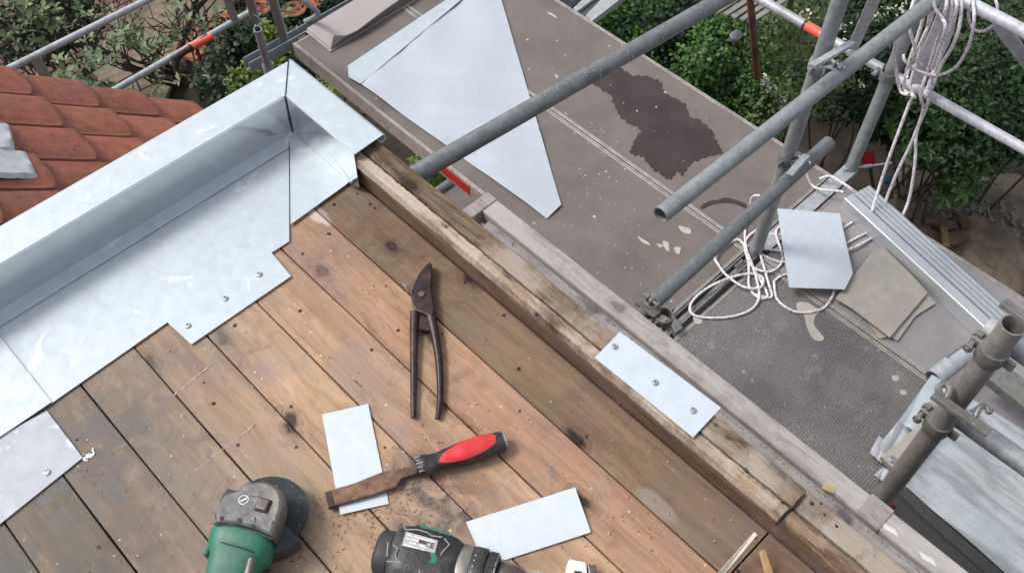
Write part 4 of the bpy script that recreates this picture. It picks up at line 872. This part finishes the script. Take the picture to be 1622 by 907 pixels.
lg = P(386, 791, hz_ + .0045); m = MB(); m.tube([lg + ua * .0068 * math.cos(k * PI / 10) + ub * .0068 * math.sin(k * PI / 10) for k in range(20)], .0009, 6, closed=True); m.obox(lg, (ua + ub, ub - ua, Z), (.0052, .0010, .0007))
m.build('round_emblem', 'white mark', gd)
m = MB()
for k in range(5): m.obox(P(396 + k * 3.2, 782 + k * .4, hz_ + .005), (ua, ub, Z), (.0011, .0014, .0004))
for k in range(2): m.obox(P(353 + k * 4, 803 - k * 2, hz_ + .002), (ua + ub * (k * 2 - 1), ub - ua * (k * 2 - 1), Z), (.003, .0008, .0004))
m.build('printed_letters', 'grey mark', gd)
m = MB()
for px, py, r in ((379, 824, .0042), (351, 820, .003), (400, 833, .003)):
    p = P(px, py, hz_ + .004); m.rings([[p + Vector((q_ * math.cos(k * PI / 6), q_ * math.sin(k * PI / 6), z)) for k in range(12)] for q_, z in ((r, 0), (r, .0012), (r * .6, .0014))])
m.build('head_screws', 'dark rubber', gd)
for q0_, q1_ in (((374, 815), (398, 816)), ((398, 816), (404, 832)), ((425, 838), (432, 822))):
    MB().tube([P(*q0_, hz_ + .001), P((q0_[0] + q1_[0]) / 2 + 2, (q0_[1] + q1_[1]) / 2 - 3, hz_ + .004), P(*q1_, hz_ + .001)], .0022, 8).build('cast_rib', 'gear head metal', gd, smooth=True)
bs = []
for px, py, hw, hh, zc_, pw in ((384, 838, 44, .030, .052, 3.4), (380, 850, 49, .036, .048, 3.4), (374, 868, 47, .034, .046, 3.2), (367, 885, 38, .029, .045, 3.2), (361, 905, 36, .028, .045, 3), (353, 940, 35, .028, .045, 3), (345, 985, 35, .028, .045, 3)):
    c_ = P(px, py, zc_ + hh * .6); c_.z = zc_; sdx = (P(px + hw, py + hw * .24, zc_) - P(px, py, zc_)); bs.append((c_, sdx.normalized(), Z, sdx.length, hh, pw))
MB().loft(bs, 28).build('motor_housing', 'green plastic', gd, smooth=True, shade_angle=50)
MB().obox(P(334, 866, .055), (ua, ub, Z), (.004, .015, .011)).build('side_grip_boss', 'green plastic', gd, bevel=.003)
MB().tube([P(399, 884, .07), P(391, 915, .07)], .0065, 10, flat=.5).build('slide_switch', 'chuck metal', gd, smooth=True)

seam = [(339, 829), (355, 830.5), (374, 833), (403, 840), (420, 848), (432, 853)]
MB().tube([P(x, y, hz_ - .001) for x, y in seam], .0016, 8).build('housing_seam', 'dark rubber', gd, smooth=True)
MB().tube([P(x, y, z) for x, y, z in ((350, 858, .079), (366, 862, .083), (388, 868, .083), (402, 874, .076))], .0010, 6).build('moulded_line', 'dark rubber', gd, smooth=True)
m = MB()
for k in range(14):
    a = 2 * PI * k / 14 + .2; e = dx_ * math.cos(a) + dy_ * math.sin(a); m.obox(dc + e * random.uniform(.044, .058) + dn2 * .0024, (e, e.cross(dn2), dn2), (.0012, .0006, .0003))
m.build('disc_grit', 'grey mark', gd)['kind'] = 'stuff'
# cordless drill, lying on its side
dr = thing('cordless_drill', 'dark cordless drill with green accents lying on its side at the bottom edge', 'drill', P(700, 890, 0))
zc2 = .040; Aa = P(612, 878, zc2); Bb = P(733, 907, zc2); ad = (Bb - Aa).normalized(); sd2 = ad.cross(Z).normalized(); per = .00092
def D(t): return Aa + ad * t
Lm = (Bb - Aa).length
def lsec(lst, nm, mat, pw=3, n=32, par=dr, ang=40): return MB().loft([(D(t), sd2, Z, a, b, pw) for t, a, b in lst], n).build(nm, mat, par, smooth=True, shade_angle=ang)
lsec([(-.014, .026, .026), (-.010, .031, .031), (.004, .033, .033), (.008, .033, .033)], 'rear_cap', 'dark rubber', 2.8)
lsec([(.009, .033, .033), (.016, .042, .038), (.035, .046, .0405), (.08, .0455, .0405), (.095, .043, .039), (.108, .037, .036)], 'motor_housing', 'black plastic', 3.2)
lsec([(.106, .0375, .0365), (.112, .0395, .0385), (.124, .0385, .0375)], 'gear_case', 'gear head metal', 2.5)
lsec([(.1245, .0385, .038), (.127, .0405, .0395), (.143, .0405, .0395), (.145, .0385, .038)], 'torque_ring', 'black plastic', 2.2)
lsec([(.1455, .036, .036), (.147, .038, .038), (.160, .037, .037), (.162, .034, .034)], 'collar', 'dark rubber', 2)
lsec([(.1625, .027, .027), (.166, .0295, .0295), (.19, .028, .028), (.20, .0235, .0235), (.215, .014, .014), (.216, .012, .012)], 'chuck', 'chuck metal', 2)
m = MB()
for k in range(18):
    a = k * PI / 9; e = sd2 * math.cos(a) + Z * math.sin(a); m.obox(D(.1535) + e * .0375, (ad, e.cross(ad), e), (.006, .002, .0012))
m.build('collar_ribs', 'dark rubber', dr, bevel=.0006)
m = MB()
for k in range(16):
    a = .2 + k * PI / 14; e = sd2 * math.cos(a) + Z * math.sin(a); w = .0014 if k % 4 == 0 else .0008
    m.obox(D(.1295) + e * .0402, (ad, e.cross(ad), e), (.0009, w * .6, .0004))
m.build('torque_numbers', 'white mark', dr)
MB().tube([D(.160) + (sd2 * math.cos(a) + Z * math.sin(a)) * .0366 for a in [.3 + .12 * k for k in range(20)]], .0011, 6).build('bright_ring', 'bare steel', dr)
# label plate wrapped on the visible upper side; faces up and towards the top of the photo
e_ = (Z * .93 - sd2 * .36 if (sd2.dot(P(700, 800, 0) - P(700, 900, 0)) < 0) else Z * .93 + sd2 * .36).normalized(); t_ = ad.cross(e_).normalized()
up_s = -sd2 if sd2.dot(P(700, 800, 0) - P(700, 900, 0)) < 0 else sd2
def onh(px, py, z=.079): return P(px, py, z)
lb = MB().prism(pxpoly([(643, 841), (694, 855), (689, 875), (636, 863)], .0815), (0, 0, -.0015)); lb = lb.build('rating_label', 'silver label', dr)
m = MB()
for r_, segs in ((0, ((2, 10), (13, 46))), (1, ((2, 8), (10, 22))), (2, ((9, 20), (24, 40))), (3, ((2, 25), (30, 34)))):
    for a, b in segs:
        x = 643 - r_ * 1.9; y = 844.5 + r_ * 5.2; m.prism(pxpoly([(x + a, y + a * .262), (x + b, y + b * .262), (x + b, y + b * .262 + 2.1), (x + a, y + a * .262 + 2.1)], .0819), (0, 0, -.0003))
m.build('label_print', 'white mark', dr)
cu_ = bpy.data.curves.new('ce', 'FONT'); cu_.body = 'CE'; cu_.size = .011; cu_.extrude = .0002; cu_.align_x = 'CENTER'
to = bpy.data.objects.new('ce', cu_); COL.objects.link(to); bpy.context.view_layer.update(); me = bpy.data.meshes.new_from_object(to.evaluated_get(bpy.context.evaluated_depsgraph_get())); bpy.data.objects.remove(to)
xa = (P(700, 857, .082) - P(640, 842, .082)).normalized(); ya_ = Z.cross(xa); mt = Matrix((xa, ya_, Z)).transposed().to_4x4(); me.transform(Matrix.Rotation(0, 4, 'Z')); me.transform(mt); obj('ce_mark', me, 'black plastic', dr, P(679, 866, .0825) - dr.location)
MB().prism(pxpoly([(664, 853.5), (674, 856), (673, 861), (663, 858.5)], .0822), (0, 0, -.0004)).build('label_block', 'black plastic', dr)
def patch(pts, nm, mat, z=.0812): MB().prism(pxpoly(pts, z), (0, 0, -.004)).build(nm, mat, dr, bevel=.0008)
patch([(657, 829), (672, 831), (690, 836), (700, 842), (690, 842), (672, 837)], 'green_accent', 'green plastic', .068); patch([(694, 838), (708, 840), (714, 846), (710, 850), (696, 846)], 'green_accent', 'green plastic', .070)
patch([(681, 873), (689, 873), (694, 886), (688, 892), (678, 890), (684, 884)], 'green_accent', 'green plastic', .081); patch([(675, 890), (694, 893), (700, 915), (676, 915)], 'green_accent', 'green plastic', .077)
for pts in ([(623, 862), (630, 868), (626, 878), (630, 888), (655, 893), (663, 884), (678, 882)], [(640, 832), (642, 838), (660, 838), (676, 842), (684, 848), (700, 850)], [(615, 858), (613, 880)], [(612, 888), (650, 892), (662, 898), (668, 915)], [(704, 852), (712, 862), (702, 872), (692, 886)]):
    MB().tube([P(x, y, .0805 if y < 880 else .078) for x, y in pts], .0011, 6).build('moulded_line', 'grey mark', dr, smooth=True)
hd_ = P(672, 930, .03); MB().loft([(P(665, 905, .04), ad, Z, .024, .022, 3), (P(660, 960, .04), ad, Z, .021, .020, 3), (P(650, 1030, .04), ad, Z, .021, .02, 3)], 20).build('handle', 'black plastic', dr, smooth=True)
MB().obox(P(645, 1060, .045), (ad, sd2, Z), (.055, .03, .035)).build('battery', 'black plastic', dr, bevel=.006)
# small pale block and bits at the bottom edge
bk = thing('pale_block', 'small scuffed white and grey plastic block at the bottom edge right of the drill', 'block', P(920, 900, 0))
MB().prism(pxpoly([(902, 884), (928, 889), (934, 930), (892, 925), (897, 895)], .028), (0, 0, -.027)).build('body', 'white mark', bk, bevel=.002)
MB().prism(pxpoly([(930, 892), (944, 893), (948, 930), (936, 930)], .024), (0, 0, -.02)).build('grey_end', 'chuck metal', bk, bevel=.002)
MB().prism(pxpoly([(910, 903), (922, 904), (921, 909), (909, 908)], .0286), (0, 0, -.001)).build('dark_slot', 'dark rubber', bk)
o = MB().prism(pxpoly([(832, 898), (862, 903), (862, 915), (832, 915)], .012), (0, 0, -.011)).build('olive_bit', 'beige felt', bevel=.002); o.color = (.5, .5, .3, 1); tag(o, 'small olive bit peeping in between the drill and the pale block', 'offcut')
m = MB()
for cx, cy, sx, n_ in ((560, 815, 30, 60), (650, 790, 40, 90), (700, 690, 40, 40), (470, 880, 30, 60), (600, 835, 25, 40), (1000, 820, 60, 40), (120, 740, 30, 30)):
    for _ in range(n_):
        p = P(random.gauss(cx, sx), random.gauss(cy, sx * .6), .0004)
        if p.x > .66 or p.y > .95: continue
        a = random.uniform(0, PI); l_ = random.uniform(.0005, .0022); m.obox(p, ((math.cos(a), math.sin(a), random.uniform(-.1, .3)), (-math.sin(a), math.cos(a), 0), (0, 0, 1)), (l_, l_ * .25, .0003))
tag(m.build('dark_swarf', 'rusty steel'), 'dark filings and splinters scattered around the chisel, grinder and drill', 'debris', kind='stuff')
# sticks
o = MB().prism([P(1195, 841, .06), P(1200, 846, .06), P(1142, 915, .012), P(1120, 925, .012)], (0, 0, -.006)).build('pale_stick', 'pale stick wood', bevel=.0008); tag(o, 'pale split wooden stick leaning near the butt joint at the bottom', 'stick')
o = MB().prism([P(1203, 871, .04), P(1212, 869, .04), P(1232, 925, .01), P(1218, 925, .01)], (0, 0, -.007)).build('tan_stick', 'tan stick wood', bevel=.0008); tag(o, 'short tan wooden stick right of the pale one at the bottom', 'stick')

# ------------------------------------------------------------------ planting
def leaf_tpl(kind):
    if kind == 'round': v = [(0, 0, 0), (.5, .42, .08), (1, 0, 0), (.5, -.42, .08)]; f = [(0, 1, 2), (0, 2, 3)]
    elif kind == 'long': v = [(0, 0, 0), (.35, .17, .04), (.75, .15, .03), (1, 0, -.08), (.75, -.15, .03), (.35, -.17, .04)]; f = [(0, 1, 2, 3), (0, 3, 4, 5)]
    else: v = [(0, 0, 0), (.5, .27, .06), (1, 0, 0), (.5, -.27, .06)]; f = [(0, 1, 2), (0, 2, 3)]
    return np.array(v, float), f
def leaves(name, mat, pos, nrm, size, kind='oval', whorl=1, parent=None, spread=.9, var=None):
    tv, tf = leaf_tpl(kind); n = len(pos)
    if whorl > 1:
        pos = np.repeat(pos, whorl, 0); nrm = np.repeat(nrm, whorl, 0); 
        ang = np.tile(np.arange(whorl) * 2 * PI / whorl, n) + np.repeat(RNG.uniform(0, 6, n), whorl); var = np.repeat(var, whorl) if var is not None else None
    else: ang = RNG.uniform(0, 2 * PI, n)
    n = len(pos); nn = nrm + RNG.normal(0, .35 if whorl == 1 else .1, (n, 3)); nn /= np.linalg.norm(nn, axis=1)[:, None]
    ref = np.where(np.abs(nn[:, 2:3]) < .9, np.array([[0, 0, 1.]]), np.array([[1., 0, 0]])); a = np.cross(nn, ref); a /= np.linalg.norm(a, axis=1)[:, None]; b = np.cross(nn, a)
    d = a * np.cos(ang)[:, None] + b * np.sin(ang)[:, None]
    tilt = RNG.uniform(-.3, .5, n) if whorl == 1 else RNG.uniform(.0, .6, n)
    d = d * np.cos(tilt)[:, None] + nn * np.sin(tilt)[:, None]; s_ = np.cross(nn, d); s_ /= np.linalg.norm(s_, axis=1)[:, None]; u = np.cross(d, s_)
    sz = size * RNG.uniform(.6, 1.25, n)
    V = pos[:, None, :] + (d[:, None, :] * tv[None, :, 0:1] + s_[:, None, :] * tv[None, :, 1:2] + u[:, None, :] * tv[None, :, 2:3]) * sz[:, None, None]
    K = len(tv); V = V.reshape(-1, 3); me = bpy.data.meshes.new(name)
    if parent is not None: V = V - np.array(root_of(parent).location)
    nf = len(tf); ln = [len(f) for f in tf]; me.vertices.add(len(V)); me.vertices.foreach_set('co', V.ravel())
    tot = sum(ln) * n; idx = np.concatenate([np.array(f) for f in tf]); idx = (idx[None, :] + (np.arange(n) * K)[:, None]).ravel()
    me.loops.add(tot); me.loops.foreach_set('vertex_index', idx.astype(np.int32)); me.polygons.add(nf * n)
    lt = np.tile(np.array(ln), n); ls_ = np.concatenate([[0], np.cumsum(lt)[:-1]]); me.polygons.foreach_set('loop_start', ls_.astype(np.int32))
    try: me.polygons.foreach_set('loop_total', lt.astype(np.int32))
    except Exception: pass
    me.update(calc_edges=True); at = me.attributes.new('var', 'FLOAT', 'FACE')
    vv = (RNG.uniform(0, 1, n) * .6 + (var if var is not None else RNG.uniform(0, 1, n)) * .4); at.data.foreach_set('value', np.repeat(np.clip(vv, 0, 1), nf).astype(np.float32))
    me.validate(); return obj(name, me, mat, parent)
def clumps(c, rad, n, ncl=14, fill=.35, seed=0):
    r = np.random.default_rng(seed); cc = r.normal(0, 1, (ncl, 3)); cc /= np.linalg.norm(cc, axis=1)[:, None]; cc *= r.uniform(.35, .95, (ncl, 1)); cr = r.uniform(.28, .55, ncl)
    k = r.integers(0, ncl, n); d = r.normal(0, 1, (n, 3)); d /= np.linalg.norm(d, axis=1)[:, None]; rr = r.uniform(0, 1, n) ** fill
    p = cc[k] + d * (cr[k] * rr)[:, None]; nrm = d * .6 + np.array([0, 0, .7]); nrm /= np.linalg.norm(nrm, axis=1)[:, None]
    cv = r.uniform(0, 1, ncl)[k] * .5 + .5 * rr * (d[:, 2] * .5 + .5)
    return np.array(c) + p * np.array(rad), nrm, cv
def bush(name, lab, px, py, z, rad, n, size, mat, kind='oval', whorl=1, seed=0, cat='bush', ncl=14, flowers=0, stems=7, grp=None, fmat='flower'):
    c = P(px, py, z); t = thing(name, lab, cat, (c.x, c.y, -5), grp)
    pos, nr, cv = clumps(c, rad, n, ncl, .35, seed); leaves('foliage', mat, pos, nr, size, kind, whorl, t, var=cv)
    m = MB(); r = random.Random(seed)
    for k in range(stems):
        tip = pos[r.randrange(n)]; b = Vector((c.x + r.uniform(-.1, .1), c.y + r.uniform(-.1, .1), -5.05)); tip = Vector(tip); mid_ = b.lerp(tip, .55) + Vector((r.uniform(-.15, .15), r.uniform(-.15, .15), .1))
        m.tube(spline([b, mid_, tip], 4), [.013 - .0013 * i for i in range(9)], 6)
    m.build('stems', 'bark', t)
    if flowers:
        sel = np.random.default_rng(seed + 1); idx = [i for i in range(n) if nr[i][2] > .75][: flowers * 30: 30]; P_, N_ = [], []
        for i in idx:
            for _ in range(26): P_.append(pos[i] + sel.normal(0, .022, 3) + np.array([0, 0, .05])); N_.append((0, 0, 1))
        if P_: leaves('flowers', fmat, np.array(P_), np.array(N_, float), .024, 'round', 1, t)['kind'] = 'stuff'
    return t
bush('ivy_hedge', 'bright green small leaved hedge touching the middle of the deck edge', 1000, 60, -3.2, (.50, .42, .6), 11000, .034, 'ivy leaf', 'round', seed=1, ncl=24)
bush('ivy_hedge', 'darker green hedge under the long dark tube, right of the bright hedge', 1085, 110, -3.4, (.62, .55, .7), 10000, .036, 'dark leaf', 'round', seed=2, ncl=22)
bush('ivy_hedge', 'mid green leafy bush left of the brown stake', 1135, 110, -3.2, (.45, .42, .5), 7500, .034, 'ivy leaf', 'round', seed=3, ncl=20)
bush('flowering_shrub', 'airy grey green shrub with white blossom right of the brown stake', 1238, 100, -3.0, (.42, .42, .5), 3600, .040, 'shrub leaf', 'oval', seed=4, ncl=16, flowers=9, stems=9)
bush('flowering_shrub', 'low airy shrub below the blossom near the deck edge', 1200, 165, -3.3, (.3, .3, .4), 2200, .036, 'shrub leaf', 'oval', seed=5, ncl=12, stems=10)
bush('cream_shrub', 'dark shrub with cream flower clusters between the two upright poles', 1360, 115, -3.5, (.5, .5, .5), 5000, .045, 'dark leaf', 'oval', seed=6, ncl=16, flowers=22, stems=5)
bush('laurel_bush', 'large laurel bush with long drooping leaves under the right rail', 1530, 150, -3.8, (.80, .62, .5), 2100, .092, 'laurel leaf', 'long', 7, stems=3, seed=7, ncl=24)
bush('laurel_bush', 'smaller laurel clump hanging low over the sand at the right', 1510, 245, -4.0, (.28, .26, .3), 300, .085, 'laurel leaf', 'long', 7, stems=3, seed=17, ncl=7)
bush('laurel_bush', 'laurel foliage at the right edge beyond the lower rail', 1630, 190, -3.8, (.5, .45, .5), 520, .095, 'laurel leaf', 'long', 7, stems=3, seed=18, ncl=10)
bush('yew_bush', 'deep green fine leaved bush behind the hanging rope at the top right', 1560, 45, -3.2, (1.1, 1.0, .7), 16000, .045, 'deep leaf', 'oval', seed=8, ncl=28)
bush('yew_bush', 'blackish green bush behind the middle pole at the top', 1330, -20, -3.6, (.9, .8, .6), 8000, .045, 'deep leaf', 'oval', seed=9, ncl=18)
bush('ivy_bush', 'dark glossy ivy bush between the tiles and the deck corner', 385, 112, -3.1, (.42, .40, .45), 7000, .044, 'dark leaf', 'round', seed=10, ncl=22)
bush('ivy_bush', 'dark ivy bush behind the end frame at the top', 480, 45, -3.3, (.7, .6, .6), 9000, .042, 'dark leaf', 'oval', seed=11, ncl=20)
bush('ivy_bush', 'green shrub at the very top left corner above the brick paving', 75, 10, -3.8, (.45, .42, .4), 3600, .06, 'dark leaf', 'oval', seed=12, ncl=14)
bush('lime_shrub', 'yellow green fern like plant beside the corner post', 436, 68, -2.7, (.13, .13, .15), 420, .05, 'lime leaf', 'long', seed=13, ncl=7)
bush('lime_shrub', 'yellow green shoots in the dark gap beside the zinc corner', 510, 165, -3.0, (.5, .16, .25), 600, .045, 'lime leaf', 'long', seed=14, ncl=9)
bush('lime_shrub', 'yellow green leaves low at the back of the tiles', 392, 138, -2.6, (.14, .10, .12), 260, .045, 'lime leaf', 'oval', seed=15, ncl=6)
bush('lime_shrub', 'light green leaves seen in the gap behind the timber kerb', 694, 286, -3.2, (.22, .22, .22), 900, .045, 'lime leaf', 'oval', seed=16, ncl=8)

# garden tree at the left, pale opening leaves
tree = thing('garden_tree', 'bare branched tree opening pale green leaves behind the tiles', 'tree', (P(285, 90, -5).x, P(285, 90, -5).y, -5))
R_ = random.Random(5); br = []; tips = []
def grow(p, d, L, r, lev):
    q_ = p + d * L; m1 = p.lerp(q_, .5) + Vector((R_.uniform(-1, 1), R_.uniform(-1, 1), R_.uniform(-.5, .5))) * L * .09; br.append((spline([p, m1, q_], 3), r))
    if lev == 0: tips.append((q_, d)); return
    if lev <= 2: tips.append((q_, d))
    for k in range(R_.choice((2, 3, 3)) if lev < 4 else 4):
        a = Vector((R_.uniform(-1, 1), R_.uniform(-1, 1), R_.uniform(-.25, .7))); nd = (d * .7 + a * .95).normalized(); grow(q_, nd, L * R_.uniform(.62, .85), r * .62, lev - 1)
tp_ = P(262, 92, -3.7)
for k in range(3):
    a = k * 2.1 + .4; grow(Vector((tp_.x, tp_.y, -3.9)), Vector((math.cos(a) * .8, math.sin(a) * .8, .55)).normalized(), .55, .035, 5)
m = MB(); m.tube([Vector((tree.location.x, tree.location.y, -5.1)), Vector((tp_.x, tp_.y, -3.85))], [.075, .05], 10); m.build('trunk', 'bark', tree)
m = MB()
for pts, r in br: m.tube(pts, [max(.003, r * (1 - .3 * i / (len(pts) - 1))) for i in range(len(pts))], 5)
m.build('branches', 'twig', tree)
pos = []; nr = []
for q_, d in tips:
    for _ in range(2): pos.append(np.array(q_) + RNG.normal(0, .03, 3)); nr.append(np.array(d) * .7 + np.array([0, 0, .5]))
pos = np.array(pos); nr = np.array(nr); nr /= np.linalg.norm(nr, axis=1)[:, None]
if len(pos) > 430:
    k_ = RNG.permutation(len(pos))[:430]; pos, nr = pos[k_], nr[k_]
leaves('foliage', 'pale leaf', pos, nr, .060, 'oval', 4, tree, var=RNG.uniform(0, 1, len(pos)))
bush('pale_shrub', 'pale leaved twiggy shrub along the top left corner', 40, 5, -3.0, (.6, .4, .35), 130, .062, 'pale leaf', 'oval', 4, seed=21, ncl=16, stems=16)
bush('pale_shrub', 'pale leaf tufts just over the verge of the tiles', 150, 112, -2.6, (.42, .16, .16), 60, .062, 'pale leaf', 'oval', 4, seed=22, ncl=8, stems=8)

# brick paving, path, clay patches
bp = thing('brick_paving', 'patch of dark red garden bricks at the left edge behind the tree', 'paving', P(20, 60, -4.9))
bm = MB(); c0 = P(10, 60, -4.9)
for i in range(-9, 10):
    for j in range(-9, 10):
        x = c0.x + i * .215 + (.107 if j % 2 else 0); y = c0.y + j * .085; bm.box(x, x + .20, y, y + .07, -4.98, -4.885 + random.uniform(-.004, .004))
o = bm.build('bricks', 'brick', bp); o['kind'] = 'stuff'
MB().box(c0.x - 2, c0.x + 2.2, c0.y - .9, c0.y + .9, -4.99, -4.91).build('bedding', 'mortar', bp)
pth = MB().prism(pxpoly([(150, 90), (190, 20), (340, -40), (420, -40), (300, 60), (260, 160), (160, 160)], -4.88), (0, 0, -.05)).build('garden_path', 'sand'); struct(pth)
ct = thing('clay_tiles', 'bright orange clay tiles lying behind the branches by the lower rail', 'clay tiles', P(340, 50, -4.7))
for k in range(9):
    px = 303 + (k % 5) * 16; py = 70 - (k % 5) * 10 + (k // 5) * 13
    p = P(px, py, -4.75); MB().obox(p, ((1, .2, .1), (-.2, 1, 0), (0, 0, 1)), (.085, .12, .015)).build('tile', 'orange clay', ct, bevel=.006)
ct = thing('clay_pots', 'orange brown clay saucers among the ivy above the deck corner', 'clay tiles', P(465, 12, -4.2))
for px, py in ((466, 14), (410, 12), (494, 0)):
    p = P(px, py, -2.9); MB().rings([[p + Vector((r * math.cos(k * PI / 9), r * math.sin(k * PI / 9), z)) for k in range(18)] for r, z in ((.05, -.03), (.085, .0), (.078, .004), (.045, -.02))]).build('saucer', 'orange clay', ct, smooth=True)
# sand, rubble and spade on the right
m = MB(); c0 = P(1545, 400, -4.95); n = 26; vs = []
for i in range(n + 1):
    for j in range(n + 1):
        s, t = i / n * 2 - 1, j / n * 2 - 1; r2 = s * s + t * t; vs.append((c0.x + s * 1.3, c0.y + t * 1.1, -5.1 + .42 * math.exp(-r2 * 2.2) + .05 * noise1(s + t * .3, 3) + .03 * noise1(t * 2 - s, 5)))
m.add(vs, [(i * (n + 1) + j, (i + 1) * (n + 1) + j, (i + 1) * (n + 1) + j + 1, i * (n + 1) + j + 1) for i in range(n) for j in range(n)]); tag(m.build('sand_heap', 'sand', smooth=True), 'low heap of dirty sand on the ground beyond the right deck edge', 'sand', kind='stuff')
rb_labels = ['dark broken brick half buried in the sand', 'flat reddish brick fragment above the sand', 'brown brick shard nearest the deck edge', 'angular brick piece beside the wooden lath', 'small brick piece under the laurel', 'dull brown slab fragment left of the lath']
for (px, py, sx), lb_ in zip(((1511, 378, .11), (1486, 352, .10), (1470, 372, .09), (1500, 358, .08), (1525, 350, .07), (1474, 392, .12)), rb_labels):
    p = P(px, py, -4.62); a = random.uniform(0, PI); o = MB().obox(p, ((math.cos(a), math.sin(a), .2), (-math.sin(a), math.cos(a), .1), (0, -.1, 1)), (sx, sx * .6, .03)).build('broken_brick', 'rubble brick', bevel=.012); tag(o, lb_, 'brick', 'broken bricks on the ground')
o = MB().bar(P(1495, 360, -4.58), P(1499, 392, -4.58), .05, .03).build('wooden_lath', 'tan stick wood', bevel=.004); o.color = (.3, .32, .3, 1); tag(o, 'short pale wooden lath lying among the broken bricks', 'lath')
m = MB()
for _ in range(420):
    px, py = random.gauss(1500, 60), random.gauss(350, 28); p = P(px, py, -4.72); r = random.uniform(.01, .035); a = random.uniform(0, PI)
    m.obox(p, ((math.cos(a), math.sin(a), .4), (-math.sin(a), math.cos(a), .3), (0, -.4, 1)), (r, r * random.uniform(.3, .9), r * .3))
tag(m.build('rubble', 'sandy grit'), 'scattered small rubble and leaf litter on the ground under the laurel', 'rubble', kind='stuff')
sp = thing('red_spade', 'small red plastic spade standing in the dark garden bed', 'spade', P(1380, 290, -4.9))
MB().prism([P(1367, 240, -4.0), P(1386, 239, -4.0), P(1388, 258, -4.2), P(1380, 264, -4.25), P(1365, 258, -4.2)], (.02, .02, -.03)).build('scoop', 'red plastic', sp, bevel=.008)
MB().tube([P(1378, 262, -4.25), P(1384, 300, -4.85)], .014, 8).build('shaft', 'bark', sp)
o = MB().obox(P(1408, 285, -4.8), ((1, .3, 0), (-.3, 1, .2), (0, 0, 1)), (.05, .03, .02)).build('teal_scrap', 'teal plastic', bevel=.01); tag(o, 'teal plastic scrap on the dark soil near the red spade', 'scrap')
# brown stake, stone, slatted seat and shed roof at the top
m = MB(); m.tube([P(1187, -14, -2.0), P(1194, 60, -2.35), P(1200, 122, -2.9)], [.021, .023, .026], 12); tag(m.build('garden_stake', 'rust pole', smooth=True), 'rust brown wooden stake between the green bushes at the top', 'stake')
o = MB().loft([(P(1166, 56, -2.5) + Z * h, X, Y, r, r * .8, 2.2) for h, r in ((-.05, .02), (-.03, .035), (0, .046), (.02, .028), (.03, .012))], 12).build('pale_stone', 'grey stone', smooth=True); tag(o, 'pale rounded stone lying among the bushes left of the stake', 'stone')
bn = thing('slatted_seat', 'weathered grey slatted garden seat behind the bushes at the top', 'garden seat', P(1180, 20, -4))
for k in range(6): MB().bar(P(1122 + k * 13, 16 + k * 4, -2.3), P(1196 + k * 13, -32 + k * 4, -2.3), .030, .014).build('slat', 'grey slat wood', bn)
MB().bar(P(1256, -10, -2.25), P(1248, 22, -2.7), .035, .03).build('leg', 'grey slat wood', bn)
sh = thing('veranda_roof', 'dark glazed lean to roof with pale trim at the top of the deck', 'roof', P(930, 0, -4))
z_ = -2.3
for pts, nm, mat, dz in (([(820, 20), (905, 12), (935, -12), (900, -70), (820, -70)], 'glass_pane', 'dark glass', 0), ([(908, 13), (914, 18), (965, -20), (955, -30)], 'glazing_bar', 'pale trim', .02), ([(914, 18), (928, 28), (990, -20), (970, -34)], 'glass_pane', 'dark panel', 0), ([(928, 24), (937, 34), (1010, -22), (985, -34)], 'roof_trim', 'pale trim', .03)):
    MB().prism(pxpoly(pts, z_ + dz), (0, 0, -.04)).build(nm, mat, sh)
MB().box(sh.location.x - .1, sh.location.x + .6, sh.location.y + .2, sh.location.y + .9, -5.05, z_ - .1).build('side_wall', 'house render', sh)
